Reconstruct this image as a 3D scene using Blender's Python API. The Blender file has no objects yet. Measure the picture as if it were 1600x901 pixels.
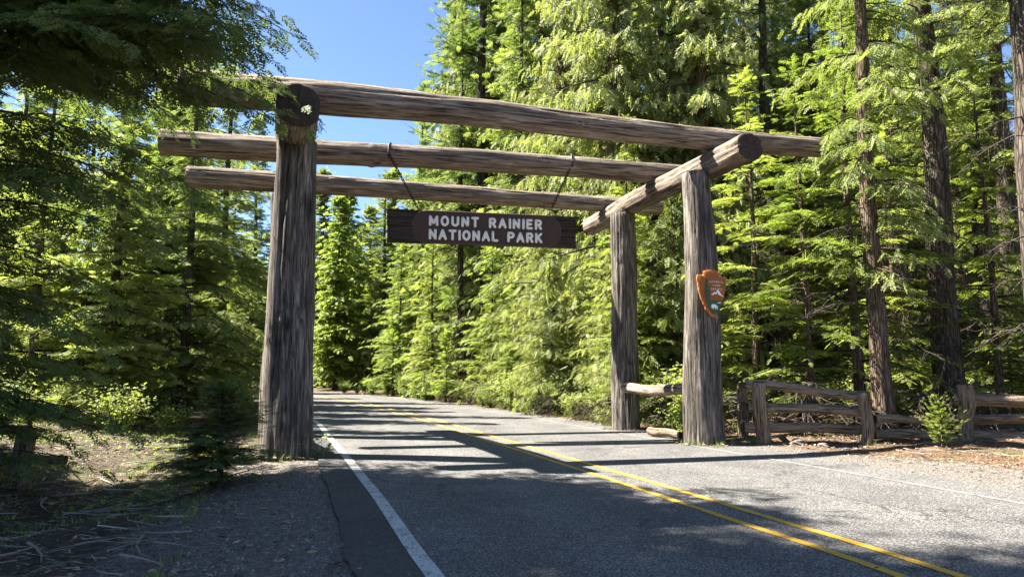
import bpy, math, random
import numpy as np
from mathutils import Vector, Matrix, noise as mnoise
R = math.radians
SC = bpy.context.scene
COL = SC.collection

# ------------------------------------------------------------------ camera, sky, sun, exposure
FPX, PITCH, EYE = 1109.0, 6.888, 1.6
cam_d = bpy.data.cameras.new('camera')
cam_d.sensor_width = 36.0; cam_d.lens = FPX / 1600 * 36.0
cam_d.clip_start = 0.05; cam_d.clip_end = 3000
cam = bpy.data.objects.new('camera', cam_d); COL.objects.link(cam)
cam.location = (0, 0, EYE); cam.rotation_euler = (R(90 + PITCH), 0, 0)
SC.camera = cam

SUN_AZ, SUN_EL = -79.0, 52.5          # degrees clockwise from +Y, elevation
world = bpy.data.worlds.new('World'); SC.world = world; world.use_nodes = True
wn = world.node_tree; wn.nodes.clear()
sky = wn.nodes.new('ShaderNodeTexSky'); sky.sky_type = 'NISHITA'; sky.sun_disc = False
sky.sun_elevation = R(SUN_EL); sky.sun_rotation = R(SUN_AZ); sky.altitude = 600
sky.air_density = 0.72; sky.dust_density = 0.15; sky.ozone_density = 3.0
bg = wn.nodes.new('ShaderNodeBackground'); bg.inputs['Strength'].default_value = 0.053
wo = wn.nodes.new('ShaderNodeOutputWorld')
wn.links.new(sky.outputs[0], bg.inputs[0]); wn.links.new(bg.outputs[0], wo.inputs[0])

sun_d = bpy.data.lights.new('sun', 'SUN'); sun_d.energy = 5.0; sun_d.angle = R(0.55); sun_d.color = (1.0, 0.93, 0.82)
sun = bpy.data.objects.new('sun', sun_d); COL.objects.link(sun)
sdir = Vector((math.sin(R(SUN_AZ)) * math.cos(R(SUN_EL)), math.cos(R(SUN_AZ)) * math.cos(R(SUN_EL)), math.sin(R(SUN_EL))))
sun.rotation_euler = sdir.to_track_quat('Z', 'Y').to_euler()
SC.view_settings.view_transform = 'Standard'; SC.view_settings.look = 'None'
SC.view_settings.exposure = 2.58; SC.view_settings.gamma = 1.0; SC.view_settings.use_curve_mapping = False
SC.cycles.max_bounces = 7; SC.cycles.diffuse_bounces = 4; SC.cycles.transmission_bounces = 4; SC.cycles.glossy_bounces = 2
SC.cycles.use_denoising = True

# ------------------------------------------------------------------ helpers
def link(o, parent=None):
    COL.objects.link(o)
    if parent is not None: o.parent = parent
    return o
def tag(o, label=None, cat=None, group=None, kind=None):
    if label: o['label'] = label
    if cat: o['category'] = cat
    if group: o['group'] = group
    if kind: o['kind'] = kind
    return o
def empty(name, loc=(0, 0, 0), rz=0.0):
    o = bpy.data.objects.new(name, None); o.location = loc; o.rotation_euler = (0, 0, rz); o.empty_display_size = 0.2
    return link(o)
def mesh_obj(name, me, parent=None, loc=None, rot=None):
    o = bpy.data.objects.new(name, me); link(o, parent)
    if loc is not None: o.location = loc
    if rot is not None: o.rotation_euler = rot
    return o
def mesh_np(name, V, F, mats, smooth=False, tone=None, mi=None):
    """V (n,3); F (m,k) int array, all faces with k corners, or a list of faces"""
    me = bpy.data.meshes.new(name)
    V = np.asarray(V, dtype=np.float32)
    if isinstance(F, np.ndarray):
        m, k = F.shape
        me.vertices.add(len(V)); me.vertices.foreach_set('co', V.ravel())
        me.loops.add(m * k); me.loops.foreach_set('vertex_index', F.ravel().astype(np.int32))
        me.polygons.add(m); me.polygons.foreach_set('loop_start', np.arange(0, m * k, k, dtype=np.int32))
        me.update(calc_edges=True)
    else:
        me.from_pydata([tuple(v) for v in V], [], F); me.update()
    for mt in (mats if isinstance(mats, (list, tuple)) else [mats]): me.materials.append(mt)
    if mi is not None: me.polygons.foreach_set('material_index', np.asarray(mi, dtype=np.int32))
    if smooth: me.polygons.foreach_set('use_smooth', np.ones(len(me.polygons), dtype=bool))
    if tone is not None:
        a = me.attributes.new('tone', 'FLOAT', 'FACE'); a.data.foreach_set('value', np.asarray(tone, dtype=np.float32))
    return me
def at(px, depth, z=0.0):
    """place of something seen in photo column px at a distance along the road"""
    return Vector(((px - 800) / FPX * depth, depth, z))

# ------------------------------------------------------------------ materials
def newmat(name):
    m = bpy.data.materials.new(name); m.use_nodes = True
    nt = m.node_tree; nt.nodes.clear()
    out = nt.nodes.new('ShaderNodeOutputMaterial')
    return m, nt, out
def N(nt, t, **kw):
    n = nt.nodes.new(t)
    for k, v in kw.items():
        if k in n.inputs.keys(): n.inputs[k].default_value = v
        else: setattr(n, k, v)
    return n
def ramp(nt, stops, interp='LINEAR'):
    r = nt.nodes.new('ShaderNodeValToRGB'); r.color_ramp.interpolation = interp
    el = r.color_ramp.elements
    while len(el) < len(stops): el.new(0.5)
    for e, (p, c) in zip(el, stops): e.position = p; e.color = (*c, 1) if len(c) == 3 else c
    return r
def mapping(nt, scale, coord='Object', loc=(0, 0, 0)):
    tc = nt.nodes.new('ShaderNodeTexCoord'); mp = nt.nodes.new('ShaderNodeMapping')
    mp.inputs['Scale'].default_value = scale; mp.inputs['Location'].default_value = loc
    nt.links.new(tc.outputs[coord], mp.inputs[0]); return mp
def mixc(nt, a, b, fac, mode='MIX'):
    m = nt.nodes.new('ShaderNodeMix'); m.data_type = 'RGBA'; m.blend_type = mode
    for s, v in ((m.inputs['Factor'], fac), (m.inputs['A'], a), (m.inputs['B'], b)):
        if hasattr(v, 'is_output'): nt.links.new(v, s)
        elif isinstance(v, (int, float)): s.default_value = v
        else: s.default_value = (*v, 1)
    return m.outputs['Result']
def noise_tex(nt, vec, scale, detail=4, rough=0.55, dist=0.0):
    n = N(nt, 'ShaderNodeTexNoise', Scale=scale, Detail=detail, Roughness=rough, Distortion=dist)
    if vec is not None: nt.links.new(vec, n.inputs['Vector'])
    return n
def bump(nt, h, strength, distance):
    b = N(nt, 'ShaderNodeBump', Strength=strength, Distance=distance); nt.links.new(h, b.inputs['Height']); return b.outputs[0]
def principled(nt, out, rough=0.85, spec=0.25):
    p = N(nt, 'ShaderNodeBsdfPrincipled', Roughness=rough); p.inputs['Specular IOR Level'].default_value = spec
    nt.links.new(p.outputs[0], out.inputs[0]); return p
def setc(nt, p, c):
    if hasattr(c, 'is_output'): nt.links.new(c, p.inputs['Base Color'])
    else: p.inputs['Base Color'].default_value = (*c, 1)

def wood_mat(name, dark, mid, light, stain=(0.05, 0.04, 0.03), stain_amt=0.55, grain=14, seed=0.0):
    m, nt, out = newmat(name); L = nt.links.new
    mp = mapping(nt, (grain, grain, grain * 0.085), loc=(seed, seed * 1.7, seed))
    oi = nt.nodes.new('ShaderNodeObjectInfo')
    off = N(nt, 'ShaderNodeVectorMath', operation='SCALE'); off.inputs['Scale'].default_value = 40
    cb = nt.nodes.new('ShaderNodeCombineXYZ'); L(oi.outputs['Random'], cb.inputs[2]); L(oi.outputs['Random'], cb.inputs[0]); L(cb.outputs[0], off.inputs[0])
    ad = N(nt, 'ShaderNodeVectorMath', operation='ADD'); L(mp.outputs[0], ad.inputs[0]); L(off.outputs[0], ad.inputs[1])
    n1 = noise_tex(nt, ad.outputs[0], 1.0, 7, 0.7, 1.1)
    r1 = ramp(nt, [(0.30, dark), (0.50, mid), (0.72, light)]); L(n1.outputs[0], r1.inputs[0])
    mp2 = mapping(nt, (2.4, 2.4, 0.7), loc=(seed, 3, 1))
    ad2 = N(nt, 'ShaderNodeVectorMath', operation='ADD'); L(mp2.outputs[0], ad2.inputs[0]); L(off.outputs[0], ad2.inputs[1])
    n2 = noise_tex(nt, ad2.outputs[0], 1.0, 4, 0.6, 0.6)
    r2 = ramp(nt, [(0.42, (0, 0, 0)), (0.62, (1, 1, 1))]); L(n2.outputs[0], r2.inputs[0])
    mul = N(nt, 'ShaderNodeMath', operation='MULTIPLY'); L(r2.outputs[0], mul.inputs[0]); mul.inputs[1].default_value = stain_amt
    c = mixc(nt, r1.outputs[0], stain, mul.outputs[0])
    # fine dark checks that run with the grain
    mp3 = mapping(nt, (34, 34, 0.8)); n3 = noise_tex(nt, mp3.outputs[0], 1.0, 3, 0.6)
    r3 = ramp(nt, [(0.37, (0.16, 0.14, 0.125)), (0.45, (1, 1, 1))]); L(n3.outputs[0], r3.inputs[0])
    c = mixc(nt, c, r3.outputs[0], 0.8, 'MULTIPLY')
    p = principled(nt, out, 0.88, 0.2); setc(nt, p, c)
    sm = N(nt, 'ShaderNodeMath', operation='ADD'); L(n1.outputs[0], sm.inputs[0]); L(r3.outputs[0], sm.inputs[1])
    L(bump(nt, sm.outputs[0], 0.9, 0.045), p.inputs['Normal'])
    return m
M = {}
M['log'] = wood_mat('weathered_log', (0.065, 0.05, 0.038), (0.255, 0.20, 0.152), (0.50, 0.44, 0.37), (0.125, 0.094, 0.07), 0.5, 9)
M['post'] = wood_mat('weathered_post', (0.038, 0.032, 0.028), (0.15, 0.13, 0.11), (0.44, 0.39, 0.33), (0.034, 0.029, 0.026), 0.6, 10, 5.0)
M['rail'] = wood_mat('fence_wood', (0.13, 0.10, 0.068), (0.28, 0.215, 0.145), (0.44, 0.36, 0.26), (0.10, 0.072, 0.05), 0.4, 26, 9.0)
M['plank'] = wood_mat('sign_plank', (0.035, 0.028, 0.024), (0.065, 0.05, 0.042), (0.11, 0.09, 0.075), (0.03, 0.022, 0.02), 0.4, 26, 2.0)
def endgrain():
    m, nt, out = newmat('end_grain'); L = nt.links.new
    mp = mapping(nt, (1, 1, 0.0))
    w = N(nt, 'ShaderNodeTexWave', Scale=14.0, Distortion=2.5, Detail=3.0); w.wave_type = 'RINGS'; w.rings_direction = 'Z'
    L(mp.outputs[0], w.inputs[0])
    n = noise_tex(nt, mp.outputs[0], 6, 5, 0.7)
    r = ramp(nt, [(0.0, (0.04, 0.032, 0.026)), (1.0, (0.14, 0.11, 0.09))]); L(w.outputs[1], r.inputs[0])
    c = mixc(nt, r.outputs[0], (0.03, 0.025, 0.022), n.outputs[0])
    p = principled(nt, out, 0.95, 0.1); setc(nt, p, c); L(bump(nt, w.outputs[1], 0.5, 0.01), p.inputs['Normal'])
    return m
M['end'] = endgrain()
def bark(name, a, b, c, moss=0.0, ridge=9.0):
    m, nt, out = newmat(name); L = nt.links.new
    mp = mapping(nt, (ridge, ridge, ridge * 0.16))
    oi = nt.nodes.new('ShaderNodeObjectInfo')
    cb = nt.nodes.new('ShaderNodeCombineXYZ'); mu = N(nt, 'ShaderNodeMath', operation='MULTIPLY'); mu.inputs[1].default_value = 60
    L(oi.outputs['Random'], mu.inputs[0]); L(mu.outputs[0], cb.inputs[2])
    ad = N(nt, 'ShaderNodeVectorMath', operation='ADD'); L(mp.outputs[0], ad.inputs[0]); L(cb.outputs[0], ad.inputs[1])
    n1 = noise_tex(nt, ad.outputs[0], 1.0, 6, 0.65, 0.8)
    vo = N(nt, 'ShaderNodeTexVoronoi', Scale=1.3); vo.feature = 'DISTANCE_TO_EDGE'; L(ad.outputs[0], vo.inputs['Vector'])
    r = ramp(nt, [(0.3, a), (0.52, b), (0.75, c)]); L(n1.outputs[0], r.inputs[0])
    rv = ramp(nt, [(0.0, (0.25, 0.22, 0.2)), (0.16, (1, 1, 1))]); L(vo.outputs[0], rv.inputs[0])
    col = mixc(nt, r.outputs[0], rv.outputs[0], 0.8, 'MULTIPLY')
    if moss:
        mp2 = mapping(nt, (1.5, 1.5, 0.8)); n2 = noise_tex(nt, mp2.outputs[0], 1.5, 5, 0.6)
        r2 = ramp(nt, [(0.55, (0, 0, 0)), (0.68, (moss, moss, moss))]); L(n2.outputs[0], r2.inputs[0])
        col = mixc(nt, col, (0.10, 0.12, 0.05), r2.outputs[0])
    p = principled(nt, out, 0.95, 0.1); setc(nt, p, col)
    s = N(nt, 'ShaderNodeMath', operation='ADD'); L(n1.outputs[0], s.inputs[0]); L(rv.outputs[0], s.inputs[1])
    L(bump(nt, s.outputs[0], 0.9, 0.04), p.inputs['Normal'])
    return m
M['bark'] = bark('fir_bark', (0.042, 0.034, 0.028), (0.10, 0.08, 0.065), (0.21, 0.18, 0.15), 0.45)
M['bark_red'] = bark('red_cedar_bark', (0.07, 0.045, 0.032), (0.17, 0.115, 0.08), (0.33, 0.25, 0.19), 0.15, 11)
M['bark_pale'] = bark('pale_shaggy_bark', (0.06, 0.042, 0.03), (0.16, 0.118, 0.085), (0.33, 0.26, 0.19), 0.4, 10)
M['twig'] = bark('dead_twig', (0.06, 0.048, 0.038), (0.13, 0.105, 0.085), (0.26, 0.225, 0.185), 0.0, 20)
M['limb'] = bark('limb_bark', (0.045, 0.035, 0.028), (0.09, 0.07, 0.055), (0.17, 0.14, 0.11), 0.3, 14)

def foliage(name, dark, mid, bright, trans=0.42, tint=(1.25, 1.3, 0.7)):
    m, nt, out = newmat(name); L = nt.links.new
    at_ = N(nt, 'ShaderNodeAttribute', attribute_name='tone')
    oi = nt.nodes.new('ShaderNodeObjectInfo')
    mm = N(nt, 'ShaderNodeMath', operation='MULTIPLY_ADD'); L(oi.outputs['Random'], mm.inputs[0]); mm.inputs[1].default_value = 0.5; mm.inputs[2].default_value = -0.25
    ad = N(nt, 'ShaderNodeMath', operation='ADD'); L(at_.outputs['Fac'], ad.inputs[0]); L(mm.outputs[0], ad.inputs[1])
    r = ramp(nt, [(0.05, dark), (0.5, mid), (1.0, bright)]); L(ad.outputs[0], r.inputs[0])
    p = N(nt, 'ShaderNodeBsdfPrincipled', Roughness=0.6); p.inputs['Specular IOR Level'].default_value = 0.28
    L(r.outputs[0], p.inputs['Base Color'])
    t = nt.nodes.new('ShaderNodeBsdfTranslucent')
    tc = mixc(nt, r.outputs[0], tint, 1.0, 'MULTIPLY'); L(tc, t.inputs[0])
    mx = nt.nodes.new('ShaderNodeMixShader'); mx.inputs[0].default_value = trans
    L(p.outputs[0], mx.inputs[1]); L(t.outputs[0], mx.inputs[2]); L(mx.outputs[0], out.inputs[0])
    return m
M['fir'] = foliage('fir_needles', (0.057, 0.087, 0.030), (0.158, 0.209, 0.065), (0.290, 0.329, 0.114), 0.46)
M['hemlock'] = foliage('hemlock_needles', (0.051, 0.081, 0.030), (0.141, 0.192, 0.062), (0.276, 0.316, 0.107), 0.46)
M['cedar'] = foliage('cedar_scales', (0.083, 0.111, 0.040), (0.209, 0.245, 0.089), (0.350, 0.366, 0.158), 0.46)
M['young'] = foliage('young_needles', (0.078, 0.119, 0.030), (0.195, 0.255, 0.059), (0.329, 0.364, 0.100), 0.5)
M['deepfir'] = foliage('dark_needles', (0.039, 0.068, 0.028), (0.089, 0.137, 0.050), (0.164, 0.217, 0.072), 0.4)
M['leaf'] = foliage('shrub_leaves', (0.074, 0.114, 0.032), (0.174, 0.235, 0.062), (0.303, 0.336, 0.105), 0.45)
M['brownfol'] = foliage('dead_needles', (0.09, 0.055, 0.025), (0.17, 0.11, 0.05), (0.26, 0.19, 0.09), 0.3, (1.1, 1, .7))

def ground_mat():
    m, nt, out = newmat('forest_floor'); L = nt.links.new
    a = N(nt, 'ShaderNodeAttribute', attribute_name='gravel'); am = N(nt, 'ShaderNodeAttribute', attribute_name='side')
    tc = nt.nodes.new('ShaderNodeTexCoord'); V = tc.outputs['Object']
    n1 = noise_tex(nt, V, 0.7, 6, 0.6); n2 = noise_tex(nt, V, 9, 6, 0.7); n3 = noise_tex(nt, V, 60, 3, 0.7)
    duff = ramp(nt, [(0.3, (0.055, 0.032, 0.02)), (0.5, (0.13, 0.078, 0.05)), (0.72, (0.26, 0.17, 0.112))]); L(n2.outputs[0], duff.inputs[0])
    soil = ramp(nt, [(0.3, (0.035, 0.028, 0.022)), (0.55, (0.085, 0.068, 0.05)), (0.8, (0.19, 0.155, 0.12))]); L(n2.outputs[0], soil.inputs[0])
    base = mixc(nt, soil.outputs[0], duff.outputs[0], am.outputs['Fac'])
    mo = ramp(nt, [(0.50, (0, 0, 0)), (0.64, (1, 1, 1))]); L(n1.outputs[0], mo.inputs[0])
    mf = N(nt, 'ShaderNodeMath', operation='MULTIPLY'); L(mo.outputs[0], mf.inputs[0]); mf.inputs[1].default_value = 0.6
    base = mixc(nt, base, (0.07, 0.085, 0.025), mf.outputs[0])
    vo = N(nt, 'ShaderNodeTexVoronoi', Scale=38.0); L(V, vo.inputs['Vector'])
    gr = ramp(nt, [(0.0, (0.10, 0.095, 0.088)), (0.5, (0.19, 0.18, 0.168)), (1.0, (0.34, 0.325, 0.30))])
    sep = nt.nodes.new('ShaderNodeSeparateColor'); L(vo.outputs['Color'], sep.inputs[0]); L(sep.outputs[0], gr.inputs[0])
    g2 = mixc(nt, gr.outputs[0], (0.08, 0.06, 0.045), n3.outputs[0])
    nn = N(nt, 'ShaderNodeMath', operation='MULTIPLY_ADD'); L(n2.outputs[0], nn.inputs[0]); nn.inputs[1].default_value = 0.9; nn.inputs[2].default_value = -0.45
    fa = N(nt, 'ShaderNodeMath', operation='ADD', use_clamp=True); L(a.outputs['Fac'], fa.inputs[0]); L(nn.outputs[0], fa.inputs[1])
    fr = ramp(nt, [(0.35, (0, 0, 0)), (0.6, (1, 1, 1))]); L(fa.outputs[0], fr.inputs[0])
    col = mixc(nt, base, g2, fr.outputs[0])
    p = principled(nt, out, 0.95, 0.15); setc(nt, p, col)
    s = N(nt, 'ShaderNodeMath', operation='ADD'); L(n2.outputs[0], s.inputs[0]); L(vo.outputs['Distance'], s.inputs[1])
    L(bump(nt, s.outputs[0], 0.8, 0.04), p.inputs['Normal'])
    return m
M['ground'] = ground_mat()
def asphalt(name, lo, mid, hi, scale=1.0):
    m, nt, out = newmat(name); L = nt.links.new
    tc = nt.nodes.new('ShaderNodeTexCoord'); V = tc.outputs['Object']
    vo = N(nt, 'ShaderNodeTexVoronoi', Scale=85.0 * scale); L(V, vo.inputs['Vector'])
    sep = nt.nodes.new('ShaderNodeSeparateColor'); L(vo.outputs['Color'], sep.inputs[0])
    r = ramp(nt, [(0.05, lo), (0.6, mid), (1.0, hi)]); L(sep.outputs[0], r.inputs[0])
    n = noise_tex(nt, V, 0.9, 6, 0.65); n2 = noise_tex(nt, V, 40, 3, 0.7)
    rr = ramp(nt, [(0.3, (0.72, 0.72, 0.73)), (0.7, (1.18, 1.16, 1.12))]); L(n.outputs[0], rr.inputs[0])
    c = mixc(nt, r.outputs[0], rr.outputs[0], 1.0, 'MULTIPLY')
    vc = N(nt, 'ShaderNodeTexVoronoi', Scale=0.42); vc.feature = 'DISTANCE_TO_EDGE'
    wv = noise_tex(nt, V, 1.6, 5, 0.7); wm = N(nt, 'ShaderNodeVectorMath', operation='MULTIPLY_ADD'); L(wv.outputs['Color'], wm.inputs[0]); wm.inputs[1].default_value = (.9, .9, .9); L(V, wm.inputs[2]); L(wm.outputs[0], vc.inputs['Vector'])
    rc = ramp(nt, [(0.0, (0.35, 0.34, 0.34)), (0.006, (0.5, 0.5, 0.5)), (0.010, (1, 1, 1))]); L(vc.outputs[0], rc.inputs[0])
    mk = noise_tex(nt, V, 0.35, 2, 0.5); rm = ramp(nt, [(0.50, (0, 0, 0)), (0.56, (1, 1, 1))]); L(mk.outputs[0], rm.inputs[0])
    c = mixc(nt, c, mixc(nt, c, rc.outputs[0], 1.0, 'MULTIPLY'), rm.outputs[0])
    # wheel-path wear along the lanes and a few sealed cracks
    aw = N(nt, 'ShaderNodeAttribute', attribute_name='wear')
    wr = mixc(nt, c, (0.75, 0.75, 0.76), aw.outputs['Fac'], 'MULTIPLY')
    p = principled(nt, out, 0.82, 0.35); setc(nt, p, wr)
    s = N(nt, 'ShaderNodeMath', operation='ADD'); L(vo.outputs['Distance'], s.inputs[0]); L(n2.outputs[0], s.inputs[1])
    L(bump(nt, s.outputs[0], 0.55, 0.012), p.inputs['Normal'])
    return m
M['asphalt'] = asphalt('chip_seal_asphalt', (0.034, 0.034, 0.035), (0.084, 0.0835, 0.082), (0.28, 0.272, 0.26))
M['asphalt_edge'] = asphalt('smooth_asphalt_edge', (0.03, 0.03, 0.031), (0.048, 0.048, 0.05), (0.085, 0.085, 0.085), 0.8)
def paint(name, col, under=(0.14, 0.14, 0.14), wear=0.5):
    m, nt, out = newmat(name); L = nt.links.new
    tc = nt.nodes.new('ShaderNodeTexCoord'); V = tc.outputs['Object']
    n = noise_tex(nt, V, 45, 4, 0.75); n2 = noise_tex(nt, V, 3, 4, 0.6)
    s = N(nt, 'ShaderNodeMath', operation='MULTIPLY_ADD'); L(n2.outputs[0], s.inputs[0]); s.inputs[1].default_value = 0.5; L(n.outputs[0], s.inputs[2])
    r = ramp(nt, [(wear, (1, 1, 1)), (wear + 0.12, (0, 0, 0))]); L(s.outputs[0], r.inputs[0])
    c = mixc(nt, under, col, r.outputs[0]); p = principled(nt, out, 0.7, 0.3); setc(nt, p, c)
    c2 = r
    L(bump(nt, n.outputs[0], 0.4, 0.008), p.inputs['Normal'])
    return m
M['white'] = paint('worn_white_paint', (0.46, 0.46, 0.44), under=(.1, .1, .1), wear=0.74)
M['white_old'] = paint('faded_white_paint', (0.34, 0.33, 0.30), under=(.11, .108, .105), wear=0.66)
M['yellow'] = paint('worn_yellow_paint', (0.46, 0.27, 0.026), under=(.1, .1, .1), wear=0.80)
def flat(name, col, rough=0.6, spec=0.3, var=0.15, metal=0.0):
    m, nt, out = newmat(name); L = nt.links.new
    tc = nt.nodes.new('ShaderNodeTexCoord'); n = noise_tex(nt, tc.outputs['Object'], 7, 5, 0.65)
    r = ramp(nt, [(0.3, tuple(x * (1 - var) for x in col)), (0.7, tuple(min(1, x * (1 + var)) for x in col))]); L(n.outputs[0], r.inputs[0])
    p = principled(nt, out, rough, spec); p.inputs['Metallic'].default_value = metal; setc(nt, p, r.outputs[0])
    L(bump(nt, n.outputs[0], 0.15, 0.005), p.inputs['Normal'])
    return m
M['panel'] = flat('maroon_panel', (0.062, 0.036, 0.027), 0.6, 0.3, 0.12)
M['rim'] = flat('panel_rim', (0.11, 0.07, 0.055), 0.6, 0.3)
M['cream'] = flat('cream_lettering', (0.84, 0.82, 0.77), 0.6, 0.3, 0.06)
M['iron'] = flat('dark_chain_iron', (0.05, 0.042, 0.038), 0.6, 0.5, 0.3, 0.6)
M['emb_brown'] = flat('emblem_brown', (0.30, 0.105, 0.032), 0.75, 0.2, 0.2)
M['emb_orange'] = flat('emblem_rim', (0.42, 0.15, 0.045), 0.8, 0.2, 0.25)
M['emb_green'] = flat('emblem_green', (0.025, 0.085, 0.035), 0.5, 0.4, 0.1)
M['stone'] = flat('grey_stone', (0.13, 0.12, 0.10), 0.9, 0.2, 0.35)
M['stick'] = wood_mat('stick_wood', (0.12, 0.10, 0.08), (0.25, 0.215, 0.18), (0.42, 0.38, 0.33), (0.08, 0.06, 0.05), 0.3, 30, 4.0)

# ------------------------------------------------------------------ the road line
CL = np.array([(9.5, -22), (7.6, -14), (5.9, -6), (4.7, 0), (3.35, 5.9), (2.72, 8.0), (1.9, 10.7), (1.25, 12.7), (0.38, 15.4), (-1.22, 20.2),
               (-2.3, 23.6), (-4.05, 28.5), (-6.5, 35), (-10.2, 44.2), (-14.9, 54), (-21.0, 64), (-29.5, 74), (-41, 84), (-58, 94), (-85, 104), (-130, 114)], dtype=float)
def spline(P, n):
    out = []
    for i in range(len(P) - 1):
        p0 = P[max(i - 1, 0)]; p1 = P[i]; p2 = P[i + 1]; p3 = P[min(i + 2, len(P) - 1)]
        for k in range(n):
            t = k / n
            out.append(0.5 * ((2 * p1) + (-p0 + p2) * t + (2 * p0 - 5 * p1 + 4 * p2 - p3) * t * t + (-p0 + 3 * p1 - 3 * p2 + p3) * t ** 3))
    out.append(P[-1]); return np.array(out)
CLS = spline(CL, 10)
for _ in range(8): CLS[1:-1] = 0.25 * CLS[:-2] + 0.5 * CLS[1:-1] + 0.25 * CLS[2:]
TG = np.gradient(CLS, axis=0); TG /= np.linalg.norm(TG, axis=1)[:, None]
RN = np.stack([TG[:, 1], -TG[:, 0]], 1)            # to the right of travel
def road_s(x, y):
    """signed distance to the centre line, right positive"""
    x = np.asarray(x, float); y = np.asarray(y, float); shp = x.shape
    Q = np.stack([x.ravel(), y.ravel()], 1); res = np.zeros(len(Q))
    for c0 in range(0, len(Q), 4000):
        q = Q[c0:c0 + 4000]
        d = ((q[:, None, :] - CLS[None]) ** 2).sum(2); k = d.argmin(1)
        v = q - CLS[k]; lat = (v * RN[k]).sum(1); res[c0:c0 + 4000] = np.where(lat >= 0, 1, -1) * np.sqrt(d[np.arange(len(q)), k])
    return res.reshape(shp)
def ground_z(x, y):
    s = road_s(x, y); x = np.asarray(x, float); y = np.asarray(y, float)
    L_ = np.interp(s, [-220, -60, -40, -14, -10.5, -8.2, -6.6, -5.6, -4.6, -4.0], [26, 2.5, 0.5, 0.25, 0.12, -0.42, -0.30, -0.08, -0.03, -0.03])
    L2 = np.interp(s, [-220, -60, -40, -12, -7, -5.4, -4.6, -4.0], [26, 2.5, 0.6, 0.15, -0.1, -0.04, -0.03, -0.03])
    k = np.clip((y - 12) / 6, 0, 1); L_ = L_ * (1 - k) + L2 * k
    R_ = np.interp(s, [3.9, 4.6, 5.6, 8, 14, 40, 60, 220], [-0.03, -0.02, 0.05, 0.12, 0.2, 0.6, 2.5, 26])
    z = np.where(s < 0, L_, R_)
    a = np.clip((np.abs(s) - 4.9) / 1.5, 0, 1)
    z = z + a * (0.035 * np.sin(2.1 * x + 0.7 * y) * np.sin(1.7 * y - 0.6 * x + 1) + 0.03 * np.sin(4.3 * x + 2) * np.sin(3.9 * y) + 0.05 * np.sin(0.6 * x + 1) * np.sin(0.53 * y))
    return z
def gz(x, y): return float(ground_z(np.array([x]), np.array([y]))[0])

# ------------------------------------------------------------------ ground and road
def build_ground():
    xs = np.unique(np.round(np.concatenate([np.linspace(-14, 16, 140), np.linspace(-60, 60, 90), np.linspace(-400, 400, 41)]), 3))
    ys = np.unique(np.round(np.concatenate([np.linspace(-2, 24, 120), np.linspace(-30, 110, 100), np.linspace(-200, 600, 41)]), 3))
    X, Y = np.meshgrid(xs, ys); Z = ground_z(X, Y)
    s = road_s(X, Y)
    ny, nx = X.shape
    idx = np.arange(nx * ny).reshape(ny, nx)
    F = np.stack([idx[:-1, :-1], idx[:-1, 1:], idx[1:, 1:], idx[1:, :-1]], -1).reshape(-1, 4)
    me = mesh_np('ground', np.stack([X, Y, Z], -1).reshape(-1, 3), F, M['ground'], True)
    wl = np.interp(Y, [-5, 8, 13, 18, 30], [2.7, 2.5, 1.7, 0.7, 0.4]); wr = np.interp(Y, [-5, 8, 12, 15, 20, 30], [4.2, 3.4, 2.2, 1.2, 0.7, 0.4])
    g = np.where(s < 0, 1 - np.clip((-s - 4.3 - wl + 0.6) / 1.2, 0, 1), 1 - np.clip((s - 4.3 - wr + 0.5) / 1.0, 0, 1))
    a = me.attributes.new('gravel', 'FLOAT', 'POINT'); a.data.foreach_set('value', g.ravel().astype(np.float32))
    sd = np.clip((s + 2) / 4, 0, 1) * np.clip(1.15 - np.abs(s - 6) / 60, 0, 1)
    a = me.attributes.new('side', 'FLOAT', 'POINT'); a.data.foreach_set('value', sd.ravel().astype(np.float32))
    tag(mesh_obj('ground', me), kind='structure')
build_ground()
def strip(name, offs, z, mat, parent=None, wobble=None, attr=None):
    n = len(CLS); k = len(offs); V = []
    for i in range(n):
        for j, o in enumerate(offs):
            w = 0.0
            if wobble and j in wobble: w = wobble[j] * (mnoise.noise(Vector((i * 0.37, j * 3.1, 0.5))) + 0.6 * mnoise.noise(Vector((i * 1.3, j * 3.1, 9))))
            p = CLS[i] + RN[i] * (o + w); V.append((p[0], p[1], z))
    F = np.array([(i * k + j, i * k + j + 1, (i + 1) * k + j + 1, (i + 1) * k + j) for i in range(n - 1) for j in range(k - 1)])
    me = mesh_np(name, V, F, mat, True)
    if attr is not None:
        a = me.attributes.new('wear', 'FLOAT', 'POINT'); a.data.foreach_set('value', np.tile(np.array(attr, np.float32), n))
    return mesh_obj(name, me, parent)
_o = np.linspace(-3.85, 5.0, 31)
_w = [0.7 * (math.exp(-((abs(abs(o) - 1.0)) / 0.45) ** 2) + math.exp(-((abs(abs(o) - 2.8)) / 0.45) ** 2)) for o in _o]
road = tag(strip('road', list(_o), 0.0, M['asphalt'], None, {30: 0.35}, _w), kind='structure')
strip('asphalt_edge', [-4.42, -3.846], 0.004, M['asphalt_edge'], road, {0: 0.06})
strip('white_edge_line', [-3.90, -3.75], 0.009, M['white'], road)
strip('white_edge_line', [3.78, 3.865], 0.006, M['white_old'], road)
strip('yellow_centre_line', [-0.29, -0.18], 0.006, M['yellow'], road)
strip('yellow_centre_line', [0.18, 0.29], 0.006, M['yellow'], road)

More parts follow.
